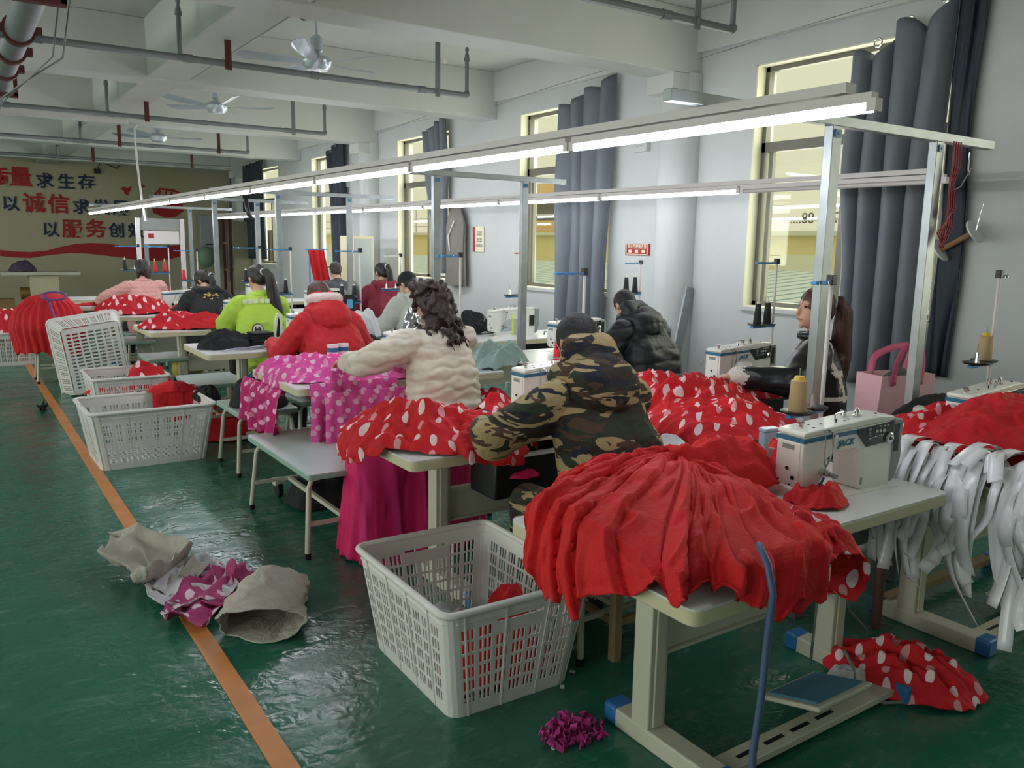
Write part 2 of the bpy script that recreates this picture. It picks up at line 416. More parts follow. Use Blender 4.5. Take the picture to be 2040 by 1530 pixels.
for i, (a, b) in enumerate(wins+wl):
    n += 1
    if i < len(wins):
        X = XW; s = 1
    else:
        X = XL-.12; s = 1
    w = empty('window_%d' % n, (0, 0, 0)); struct(w)
    fr = MB(); x0, x1 = X+.1, X+.16; t = .05
    if i >= len(wins): x0, x1 = X, X+.06
    fr.b2((x0, a, SZ), (x1, b, SZ+t)).b2((x0, a, TZ-t), (x1, b, TZ)).b2((x0, a, SZ), (x1, a+t, TZ)).b2((x0, b-t, SZ), (x1, b, TZ))
    fr.b2((x0, a, 2.4), (x1, b, 2.48)); mid = (a+b)/2 if i else a+.7
    fr.b2((x0, mid-.03, SZ), (x1, mid+.03, 2.4)); fr.b2((x0+.01, b-.13, SZ+t), (x1-.01, b-.09, 2.4))
    struct(fr.build('window_frame', m_wframe, w))
    struct(MB().b2(((x0+x1)/2-.002, a+t, SZ+t), ((x0+x1)/2+.002, b-t, TZ-t)).build('pane', m_glass, w))
    if i < len(wins):
        rv = MB(); e = .012; xa = X-.004; xb = x0
        rv.b2((xa, a, SZ), (xb, a+e, TZ)).b2((xa, b-e, SZ), (xb, b, TZ)).b2((xa, a, TZ-e), (xb, b, TZ)).b2((xa, a-.0, SZ), (xb, b, SZ+e))
        struct(rv.build('window_reveal', m_reveal, w))
        struct(MB().b2((X-.03, a-.02, SZ-.03), (X+.1, b+.02, SZ+.004)).build('window_sill', m_wall, w))
# beams and columns
nt_ = 0
def trim(mb, mat=m_ceil, bevel=.008, **k):
    global nt_; nt_ += 1; return struct(mb.build('trim_%d' % nt_, mat, bevel=bevel, **k))
for y in (2.2, 5.62, 8.95, 12.35, 15.75, 19.1):
    trim(MB().b2((XL, y-.17, 3.1), (XW, y+.17, ZC)))
trim(MB().b2((1.72, YF, 3.12), (2.08, YB, ZC)))
trim(MB().b2((XW-.06, YF, 3.3), (XW, YB, ZC)))       # bond beam along the window wall
for y in (5.62, 12.35, 19.1):
    trim(MB().lathe([(.2, 0), (.2, 3.12)], (XW-.04, y, 0), 40), m_wall, 0, smooth=40)
    trim(MB().b2((XW-.34, y-.17, 2.95), (XW, y+.17, 3.12)))
trim(MB().b2((XL, YB-.015, 0), (XW, YB, .12)), m_base)
# orange aisle line
trim(MB().b2((.70, -1, .0005), (.775, 15.2, .003)), m_line, 0)
# conduits on the beams
def pipe(pts, r, mat, name, label, cat, group=None, parent=None, n=8):
    return tag(MB().tube(pts, r, n).build(name, mat, parent, smooth=50), label, cat, group)
cd = pipe([(2.11, 2, 3.14), (2.11, 8.7, 3.14)], .012, m_hous, 'conduit', 'thin white conduit running along the lower edge of the long ceiling beam', 'conduit')

# mural on the back wall
YM = YB-.012
m_mred = plain('mural_red_paint', 'a5161f', .6, var=.12, vs=4)
m_mnavy = plain('mural_navy_paint', '17294f', .6, var=.12)
m_mpink = plain('mural_pale_red_paint', 'c39a8d', .6)
rows = [('slogan_line', 'top line of red and navy slogan characters painted on the cream back wall', [('质', -3, 356, 36, 1), ('量', 41, 355, 36, 1), ('求', 89, 362, 28, 0), ('生', 132, 364, 28, 0), ('存', 173, 365, 28, 0)]),
        ('slogan_line', 'middle line of slogan characters on the back wall, its end behind the lamp tubes', [('以', 21, 407, 28, 0), ('诚', 68, 407, 36, 1), ('信', 117, 409, 35, 1), ('求', 162, 414, 28, 0), ('发', 202, 415, 28, 0), ('展', 241, 416, 28, 0)]),
        ('slogan_line', 'bottom line of slogan characters on the back wall above the red wave', [('以', 101, 459, 28, 0), ('服', 144, 458, 34, 1), ('务', 191, 458, 34, 1), ('创', 233, 461, 27, 0), ('效', 271, 462, 27, 0), ('益', 308, 463, 27, 0)])]
for nm, lb, chs in rows:
    e = empty(nm, (0, 0, 0), 0, lb, 'wall lettering', 'slogan lines on the back wall')
    for ch, u, v, px, red in chs:
        p = yp(u, v, YM); sz = px/F*np.dot(np.array([p.x, p.y, p.z-H]), RW[:, 2])
        text('character', ch, sz*1.12, m_mred if red else m_mnavy, p, R_FRONT, e, .008, .007*(1.3 if red else 1))
top = [(0, 498), (30, 501), (60, 502), (90, 500), (120, 492), (150, 486), (180, 484), (210, 485), (240, 489), (280, 493), (330, 490), (369, 487)]
bot = [(369, 508), (340, 516), (310, 520), (280, 519), (240, 513), (200, 508), (170, 505), (140, 504), (100, 508), (60, 514), (30, 513), (0, 510)]
poly = [yp(u, v, YM) for u, v in top+bot]
mb = MB(); nn = len(top)
tb = list(zip(poly[:nn], poly[nn:][::-1]))
vs = [tuple(p) for a, b in tb for p in (a, b)]; mb.raw(vs, [(2*i, 2*i+1, 2*i+3, 2*i+2) for i in range(nn-1)])
tag(mb.build('wave_band', m_mred, solid=.01), 'wavy dark red band painted across the back wall', 'wall painting')
fist = empty('fist_painting', (0, 0, 0), 0, 'red outlined raised fist painted on the back wall at right of the slogans', 'wall painting')
def flat(pts, y, mat, nm, par, t=.008):
    P = [yp(u, v, y) for u, v in pts]; m_ = MB().raw(P+[p+Vector((0, t, 0)) for p in P], [])
    k = len(P); m_.f += [tuple(range(k)), tuple(range(k, 2*k))[::-1]]+[(i, (i+1) % k, k+(i+1) % k, k+i) for i in range(k)]
    return m_.build(nm, mat, par)
flat([(300, 396), (318, 374), (345, 377), (360, 384), (362, 400), (366, 420), (350, 432), (330, 434), (305, 424)], YM, m_mred, 'outline', fist)
flat([(305, 395), (320, 378), (344, 381), (356, 387), (357, 400), (340, 405), (312, 403)], YM-.01, m_mpink, 'knuckles', fist)
for u in (318, 330, 342): flat([(u, 380), (u+3, 381), (u-4, 400), (u-7, 399)], YM-.02, m_mred, 'finger_line', fist)
for k, (u, v) in enumerate([(250, 378), (283, 371)]):
    tag(flat([(u-12, v-2), (u-2, v-6), (u+4, v-3), (u+12, v-8), (u+10, v+2), (u+6, v+6), (u+8, v+12), (u-2, v+8), (u-3, v+2)] if not k else [(u-4, v-9), (u+1, v-2), (u+7, v), (u+1, v+3), (u-6, v+4), (u-2, v)], YM, m_mred, 'bird_painting', None), ['larger red bird painted above the slogans', 'smaller red bird painted beside the fist'][k], 'wall painting')

# exterior seen through the windows
m_bld = plain('ochre_facade', 'f6e4aa', .8, var=.05, vs=.3); m_bld2 = plain('orange_facade', 'f4cc94', .8, var=.05, vs=.3)
m_pale = plain('pale_facade', 'f2f0dc', .8, var=.03)
nt = NT('corrugated_roof'); setb(nt, 'c8d0d0', .5); tc = nt.add('TexCoord'); wv = nt.add('TexWave', {'Vector': tc.outputs['Object'], 'Scale': .55}); wv.bands_direction = 'Y'
nt.link(nt.mix(nt.ramp(wv.outputs['Fac'], [(.1, (0, 0, 0, 1)), (.2, (1, 1, 1, 1))]), lin('7f9ca4'), lin('dfe4e0')), nt.b.inputs['Base Color']); m_roof = nt.m
b1 = empty('factory_building', (24, 25, 0), 0, 'long ochre factory hall across the yard seen through the windows', 'building')
z1 = xp(1560, 497, 24).z
MB().b2((0, -25, -3), (8, 60, 2.05)).build('wall', m_bld, b1); MB().b2((-.3, -25, 2.05), (8, 60, 2.2)).build('parapet', m_pale, b1)
for y in range(-20, 55, 6): MB().b2((-.02, y, .6), (.1, y+2, 1.4)).build('window', m_pale, b1)
b2_ = empty('office_building', (33, 45, 0), 0, 'taller orange office block seen through the second window', 'building')
MB().b2((0, -8, -3), (8, 10, 5.6)).build('wall', m_bld2, b2_); MB().b2((-.05, -2, 3.2), (.1, 1, 4.4)).build('window', m_wframe, b2_)
e = MB(); e.raw([(7.5, -2, .1), (7.5, 60, .1), (20, 60, .95), (20, -2, .95)], [(0, 1, 2, 3)])
tag(e.build('shed_roof', m_roof, solid=.06), 'pale corrugated shed roof just outside the windows', 'roof')
rl = MB()
for z in (2.55, 3.0, 3.6): rl.bar((23.5, 0, z), (23.5, 60, z), .06)
for y in range(0, 60, 5): rl.bar((23.5, y, 2.2), (23.5, y, 3.6), .05)
tag(rl.build('roof_railing', m_hous), 'white railing along the roof of the ochre hall', 'railing')
sg = empty('roof_sign', (23.8, 12, 2.6), 0, 'phone number sign in mirror writing beyond the nearest window', 'sign')
text('lettering', '40  797-88....', .5, m_wframe, Vector((0, 5, 0)), Matrix(((0, 0, 1), (1, 0, 0), (0, 1, 0))), sg, .01)
# ground outside
struct(MB().b2((XW+.3, -30, -3.2), (120, 120, -3)).build('ground', m_pale))
# curtains
def curtain(y0, y1, zb, zt0, zt1, mat, label, seed, x=XW-.11, waves=5, amp=.05, slump=.0, taper=1.0):
    nu, nv = 90, 40; u = np.linspace(0, 1, nu)[:, None]; v = np.linspace(0, 1, nv)[None, :]
    y = y0+(y1-y0)*u*(taper+(1-taper)*v)+0*v; ztop = zt0+(zt1-zt0)*u-slump*np.abs(np.sin(u*PI*waves*.5))**2
    z = zb+(ztop-zb)*v
    ph = 2*PI*waves*u+1.1*vn(u*4+0*v, v*1.5+0*u, 0, seed)
    X = x+amp*np.sin(ph)*(1-.3*v)+.02*vn(u*9+0*v, v*2+0*u, 1, seed)-.04*(1-v)*0
    y = y+.35*amp*np.cos(ph)+.04*vn(u*3+0*v, v*3+0*u, 2, seed)
    P = np.stack([X, y, z+0*y], -1)
    o = MB().grid(P).build('curtain', mat, smooth=80, solid=.004)
    tag(o, label, 'curtain', 'window curtains'); rg = MB()
    for k in range(3):
        a = (k+.3)/3; yy = y0+(y1-y0)*a; zz = zt0+(zt1-zt0)*a-.04
        rg.tube([(x-.01+.0, yy+.03*math.cos(t*PI/6), zz+.03*math.sin(t*PI/6)) for t in range(12)], .006, 6, True)
    rg.build('ring', m_chrome, o)
curtain(3.12, 3.82, .62, 3.32, 3.02, m_curt, 'wide grey curtain at the nearest window, bunched at its right side', 3, waves=4, amp=.075, slump=.14)
curtain(2.93, 3.12, .74, 3.38, 3.3, m_curtd, 'dark lining strip at the right side of the nearest curtain', 21, x=XW-.06, waves=1, amp=.02)
curtain(6.5, 7.35, .66, 3.3, 3.08, m_curt, 'grey curtain right of the second window, reaching nearly to the floor', 5, waves=4, amp=.06, slump=.06)
curtain(9.85, 10.5, 1.2, 3.3, 3.1, m_curt, 'short grey curtain tied up at the third window', 8, waves=4, amp=.05, slump=.03, taper=.35)
curtain(13.3, 14.0, .9, 3.35, 3.1, m_curtd, 'narrow dark curtain at the fourth window', 9, waves=3, amp=.05, taper=.6)
curtain(17.5, 19.2, 1.2, 3.25, 3.2, m_curtd, 'dark blue curtain half covering the farthest window', 11, waves=7, amp=.04)
for k, (ya, yb) in enumerate([(3.0, 5.45), (6.3, 9.0), (9.7, 12.1)]):
    tag(MB().tube([(XW-.06, ya, 3.36), (XW-.06, (ya+yb)/2, 3.31), (XW-.06, yb, 3.24)], .003, 5).build('curtain_wire', m_chrome), ['curtain wire above the nearest window', 'curtain wire above the second window', 'curtain wire above the third window'][k], 'wire')

# sprinkler pipes
def sprinkler(y, x0, x1, risers, hangers, label):
    e = empty('sprinkler_pipe', (0, y, 2.95), 0, label, 'pipe', 'sprinkler pipes under the ceiling')
    mb = MB().tube([(x0, 0, 0), (x1-.02, 0, 0), (x1, 0, .02)], .026, 10); mb.ball((x1, 0, .01), .032)
    for k in range(int(x1-x0)): mb.cyl((x0+.6+k, 0, 0), (x0+.67+k, 0, 0), .031)
    mb.build('pipe', m_pipe, e, smooth=50)
    for x in risers+[x1]:
        r = MB().cyl((x, 0, 0), (x, 0, .36), .018, n=10).cyl((x, 0, .3), (x, 0, .33), .026, n=10); r.lathe([(.022, .34), (.012, .38), (.02, .4), (.006, .43)], (x, 0, 0), 10); r.build('riser', m_pipe, e, smooth=50)
    for x, m in hangers:
        h = MB().b2((x-.025, -.03, -.05), (x+.025, -.025, .66)); h.cyl((x, -.035, -.02), (x, -.035, .02), .008); h.build('hanger', m, e)
    return e
sprinkler(3.78, -6, 4.21, [], [(3.87, m_pipe), (0.6, m_rust)], 'nearest sprinkler pipe, ending above the near window')
sprinkler(6.84, -6, 4.1, [1.58], [(1.93, m_rust), (3.78, m_pipe)], 'sprinkler pipe running in front of the nearest fan')
sprinkler(10.38, -6, 4.12, [1.6], [(2.0, m_rust), (3.7, m_pipe)], 'sprinkler pipe running in front of the second fan')
sprinkler(13.43, -6, 4.05, [1.7], [(2.2, m_rust), (3.6, m_rust)], 'sprinkler pipe running in front of the farthest fan')
sprinkler(16.4, -6, 4.6, [1.7], [(2.25, m_rust), (3.9, m_rust)], 'farthest sprinkler pipe near the back wall')
e = empty('main_pipe', (.53, 6, 2.99), 0, 'thick grey supply pipe with red collars at the upper left', 'pipe')
MB().cyl((0, -8, 0), (0, 13.5, 0), .085, n=24).build('pipe', m_pipe, e, smooth=50)
for y in (.85, 1.6, 2.4): MB().cyl((0, y-.04, 0), (0, y+.04, 0), .105, n=24).b2((-.14, y-.035, -.03), (.14, y+.035, .03)).build('collar', m_rust, e, smooth=40)
for y in (-.6, 3.1): MB().b2((-.13, y-.03, -.13), (-.1, y+.03, .66)).b2((.1, y-.03, -.13), (.13, y+.03, .66)).b2((-.13, y-.03, -.14), (.13, y+.03, -.1)).build('bracket', m_rust, e)
for k, dx in enumerate((.0, .06)):
    pts = [(.75+dx, 6.1, 3.3), (.7+dx, 6.6, 2.95-.15), (.6, 7.4, 2.75), (.48+dx*.5, 8.0, 2.7), (.42, 8.6, 2.55+.1*k)]
    pipe(pts, .006, m_pipe, 'loose_cable', 'thin grey cable hanging beside the thick pipe', 'cable', 'cables by the thick pipe')

# ceiling fans
m_fan = plain('fan_silver', 'd4dce6', .28, .55, var=.05)
def fan(x, y, rz, label, zc=3.11):
    e = empty('ceiling_fan', (x, y, zc), rz, label, 'ceiling fan', 'ceiling fans')
    MB().cyl((0, 0, .15), (0, 0, .54), .012).build('downrod', m_fan, e)
    MB().lathe([(.02, .1), (.05, .12), (.055, .22), (.03, .24)], n=20).build('motor_cover', m_fan, e, smooth=40)
    MB().lathe([(.04, -.05), (.09, -.045), (.12, -.01), (.13, .03), (.11, .06), (.04, .09)], n=28).build('motor', m_fan, e, smooth=40)
    MB().lathe([(.06, .50), (.045, .54)], n=16).build('canopy', m_blue, e)
    for k in range(5):
        a = 2*PI*k/5; R = Matrix.Rotation(a, 3, 'Z'); b = MB()
        prof = [(.12, .025), (.2, .045), (.4, .06), (.6, .068), (.66, .05), (.68, .0)]
        top_ = [(r, w) for r, w in prof]+[(r, -w) for r, w in prof[::-1]]
        vs = []
        for zz in (0, .004):
            for r, w in top_: vs.append(R@Vector((r, w, .02+zz+w*.30+(r-.12)*.04+(.012 if r > .6 else 0))))
        k2 = len(top_); b.raw(vs, [tuple(range(k2))[::-1], tuple(range(k2, 2*k2))]+[(i, (i+1) % k2, k2+(i+1) % k2, k2+i) for i in range(k2)])
        b.build('blade', m_fan, e)
    MB().tube([(0+.18*math.sin(t*PI/10)*1.2-.12, -.02, .6-.16*math.sin(t*PI/10)) if 0 else (-.01-.26*t/10, 0, .52-.17*math.sin(t*PI/10)) for t in range(11)], .019, 8).build('cable', m_black, e, smooth=60)
fan(2.80, 7.2, .35, 'nearest ceiling fan with five pale blades')
fan(2.76, 10.3, 1.0, 'second ceiling fan, left of and behind the nearest one')
fan(2.83, 13.9, .1, 'farthest ceiling fan, near the back wall')

# light racks: two long lamp rows over the sewing lines on galvanised frames
ZR = 2.085
def rack(y, x0, x1, p1, p2, label):
    e = empty('light_rack', (0, y, 0), 0, label, 'frame', 'galvanised lamp frames')
    b = MB().bar((x0, 0, ZR+.02), (x1, 0, ZR+.02), .04, .04); b.build('crossbar', m_galv, e, bevel=.002)
    for x in (p1, p2):
        MB().b2((x-.03, -.02, 0), (x+.03, .02, ZR)).build('post', m_galv, e, bevel=.002)
        MB().box((x, -.024, ZR-.03), (.035, .006, .03)).cyl((x, -.03, ZR-.03), (x, -.024, ZR-.03), .006).build('bolt_plate', m_mblue, e)
for y, a, b, c, d, l in [(2.11, 2.05, 4.2, 2.97, 3.73, 'nearest lamp frame, its posts beside the pink bag'), (5.45, 2.35, 4.2, 3.01, 3.80, 'second lamp frame from the front'),
                         (8.85, 2.27, 4.32, 2.97, 3.78, 'third lamp frame from the front'), (11.0, 2.1, 4.1, 2.87, 3.41, 'fourth lamp frame from the front'), (14.6, 1.9, 4.1, 2.7, 3.4, 'farthest lamp frame, nearest the mural')]:
    rack(y, a, b, c, d, l)
def lampline(x0, ya, x1, yb, z, n, lit, label, z2=None):
    z2 = z if z2 is None else z2
    r = empty('lamp_rail', (0, 0, 0), 0, label[0], 'rail'); MB().bar((x0, ya+.1, z+.005), (x1, yb, z2+.005), .05, .03).build('rail', m_hous, r)
    for k in range(n):
        a = k/n; b = (k+1)/n; p = Vector((x0+(x1-x0)*a, ya+(yb-ya)*a, z+(z2-z)*a)); q = Vector((x0+(x1-x0)*b, ya+(yb-ya)*b, z+(z2-z)*b))
        g = (q-p).normalized()*.02; e = empty('tube_lamp', p, 0, label[1] % ORD[k], 'tube lamp', label[2])
        o = p
        MB().bar(p+g-o-Vector((0, 0, .03)), q-g-o-Vector((0, 0, .03)), .034, .028).build('housing', m_hous, e)
        MB().cyl(p+g*1.2-o-Vector((0, 0, .058)), q-g*1.2-o-Vector((0, 0, .058)), .0145, n=12).build('tube', m_tube if lit(k) else m_hous, e, smooth=60)
        for s_, t_ in ((p, 1), (q, -1)): MB().box(s_+g*t_*1.0-o-Vector((0, 0, .052)), (.034, .03, .036)).build('end_cap', m_hous, e)
ORD = ['nearest', 'second', 'third', 'fourth', 'fifth', 'sixth', 'seventh', 'eighth', 'ninth', 'tenth', 'eleventh', 'twelfth']
lampline(2.25, 1.45, 2.02, 15.5, 2.065, 10, lambda k: True, ('long white rail carrying the left row of tube lamps', '%s lit tube in the left lamp row, counted from the front', 'left row of tube lamps'), 2.045)
lampline(4.90, 2.68, 4.2, 16.0, 2.065, 9, lambda k: k > 0, ('long white rail carrying the right row of tube lamps', '%s tube in the right lamp row, counted from the front', 'right row of tube lamps'), 2.045)
tag(MB().bar((-.4, 11.4, 3.02), (2.0, 11.5, 3.02), .06, .05).build('ceiling_batten', m_hous), 'unlit tube lamp hanging crosswise under the far ceiling', 'lamp')
# unseen lit battens over the left half, added to brighten the hall
for k, (x, y) in enumerate([(-2.5, 1), (-2.5, 4), (-2.5, 7.2), (-2.5, 10.6), (-2.5, 14), (-5, 4), (-5, 10.6)]):
    e = empty('added_ceiling_lamp', (x, y, 3.05), 0, 'unseen white tube lamp added over the left half to brighten the hall', 'lamp', 'added ceiling lamps over the left half')
    MB().b2((-.6, -.03, 0), (.6, .03, .05)).build('housing', m_hous, e); MB().cyl((-.58, 0, -.02), (.58, 0, -.02), .014).build('tube', m_tube, e)

# world
w = bpy.data.worlds.new('world'); scene.world = w; w.use_nodes = True; wt = w.node_tree
bg = wt.nodes['Background']; tcw = wt.nodes.new('ShaderNodeTexCoord'); sp = wt.nodes.new('ShaderNodeSeparateXYZ'); rp = wt.nodes.new('ShaderNodeValToRGB')
wt.links.new(tcw.outputs['Generated'], sp.inputs[0]); wt.links.new(sp.outputs[2], rp.inputs[0]); wt.links.new(rp.outputs[0], bg.inputs[0])
rp.color_ramp.elements[0].position = 0; rp.color_ramp.elements[0].color = lin('efe8cc'); rp.color_ramp.elements[1].position = .35; rp.color_ramp.elements[1].color = lin('e6edd6')
bg.inputs[1].default_value = .82
def area(name, loc, rot, sx, sy, en, col):
    l = bpy.data.lights.new(name, 'AREA'); l.shape = 'RECTANGLE'; l.size = sx; l.size_y = sy; l.energy = en; l.color = col
    o = bpy.data.objects.new(name, l); C.objects.link(o); o.location = loc; o.rotation_euler = rot; return o
for a, b in wl: area('daylight', (XL-.25, (a+b)/2, 2.1), (0, -PI/2, 0), 1.9, b-a, 110, (.93, .97, 1))
for a, b in wins: area('daylight', (XW+.28, (a+b)/2, 2.1), (0, PI/2, 0), 1.9, b-a, 34, (1, .98, .9))
scene.view_settings.view_transform = 'Standard'; scene.view_settings.look = 'None'; scene.view_settings.gamma = 1; scene.view_settings.exposure = .3
# ------------------------------------------------------------ sewing tables
TZT = .76
def sewing_table(x0, x1, y0, y1, y2, xe, label, pedal=True, group='sewing tables', cx=None):
    """L-shaped top: main board y1..y2, flap at the left front y0..y1 as far as xe"""
    t = empty('sewing_table', (x0, y0, 0), 0, label, 'sewing table', group)
    W = x1-x0; d0 = y1-y0; D = y2-y0; e = xe-x0
    poly = [(0, 0), (e, 0), (e, d0), (W, d0), (W, D), (0, D)] if d0 > .03 else [(0, 0), (W, 0), (W, D), (0, D)]
    poly = rounded(poly, .035)
    MB().prism(poly, TZT-.006, TZT).build('tabletop', m_lam, t)
    MB().prism(poly, TZT-.045, TZT-.006).build('edge_band', m_edge, t, bevel=.003)
    fx = (.40, W-.13) if cx is None else cx
    for k, x in enumerate(fx):
        g = MB().b2((x-.038, D-.28, .06), (x+.038, D-.20, TZT-.06)).b2((x-.022, D-.288, .07), (x+.022, D-.28, TZT-.08)).b2((x-.05, D-.5, TZT-.07), (x+.05, D-.05, TZT-.045))
        g.build('leg', m_steelw, t, bevel=.004)
        f = MB().b2((x-.04, D-.57, .0), (x+.04, D-.10, .065)).build('foot_bar', m_steelw, t, bevel=.006)
        for yy in (D-.57, D-.10): MB().b2((x-.044, yy-.03, 0), (x+.044, yy+.03, .07)).build('foot_cap', m_blue, f, bevel=.01)
    MB().b2((fx[0]+.05, D-.25, .30), (fx[1]-.05, D-.235, .46)).b2((fx[0]+.05, D-.265, .30), (fx[1]-.05, D-.235, .312)).b2((fx[0]+.05, D-.265, .45), (fx[1]-.05, D-.235, .462)).build('cross_panel', m_steelw, t)
    fb = MB().b2((fx[0]+.04, D-.55, .02), (fx[1]-.04, D-.47, .045)).build('foot_rail', m_steelw, t, bevel=.003)
    for k in range(4):
        a = fx[0]+.12+k*.13; MB().b2((a, D-.52, .045), (a+.09, D-.505, .0465)).build('slot', m_black, fb)
    if pedal:
        p = Vector((fx[0]+.58, D-.46, .10)); R = Matrix.Rotation(-.28, 3, 'X')@Matrix.Rotation(0, 3, 'Z')
        pd = MB().box(p, (.30, .24, .018), R=R).build('pedal', m_steelw, t, bevel=.006)
        MB().box(p+R@Vector((0, 0, .012)), (.25, .19, .008), R=R).build('pedal_mat', m_pmat, pd)
        MB().cyl((p.x+.1, p.y+.1, p.z+.02), (p.x+.12, p.y+.1, TZT-.05), .005).build('pull_rod', m_chrome, t)
    MB().b2((W*.52, D-.42, TZT-.2), (W*.86, D-.1, TZT-.046)).build('oil_pan', m_black, t, bevel=.01)
    return t
m_pmat = plain('blue_rubber_mat', '3c7c9c', .6, var=.1)
T = [ # x0,x1,y0,y1,y2,xe
 (1.38, 2.87, 1.25, 1.45, 2.03, 1.92), (1.43, 2.90, 2.78, 2.96, 3.52, 1.96), (1.60, 3.03, 4.53, 4.54, 5.40, 2.2),
 (1.53, 2.90, 6.22, 6.40, 7.0, 2.12), (1.46, 2.90, 7.95, 8.15, 8.8, 2.0), (1.37, 3.16, 9.65, 9.85, 10.45, 1.95), (1.27, 2.8, 11.25, 11.26, 12.0, 1.9)]
TL = ['nearest sewing table, under the big red heap', 'sewing table in front of the person in camouflage', 'sewing table with pink polka tulle spread on it', 'sewing table with black garments and ribbons on its corner',
      'sewing table in front of the person in the green top, red cloth on it', 'sewing table in front of the person in the black hoodie', 'farthest sewing table of the left line, in front of the pink jacket']
for k, (a, l) in enumerate(zip(T, TL)): sewing_table(*a, l, pedal=True)
R_ = [(3.05, 4.6, .98, 1.45, 2.05, 3.6), (2.98, 4.55, 2.16, 3.1, 3.7, 3.52), (3.32, 4.85, 4.72, 4.9, 5.41, 3.9), (3.1, 4.98, 6.02, 6.03, 6.65, 4.1), (3.3, 4.8, 7.6, 7.8, 8.4, 3.9), (3.3, 4.8, 9.3, 9.5, 10.1, 3.9), (3.3, 4.8, 11.1, 11.3, 11.9, 3.9)]
RL = ['sewing table at the right edge, under white ribbons and red polka cloth', 'sewing table beside the woman with the long brown ponytail', 'sewing table in front of the person in the black puffer coat', 'sewing table carrying the machine with the yellow sticker',
      'sewing table in front of the person in the pale grey coat', 'sewing table in front of the person in the maroon jacket', 'sewing table in front of the person in the dark grey top']
for k, (a, l) in enumerate(zip(R_, RL)): sewing_table(*a, l, pedal=k < 2, cx=None if k else (.3, 1.3))

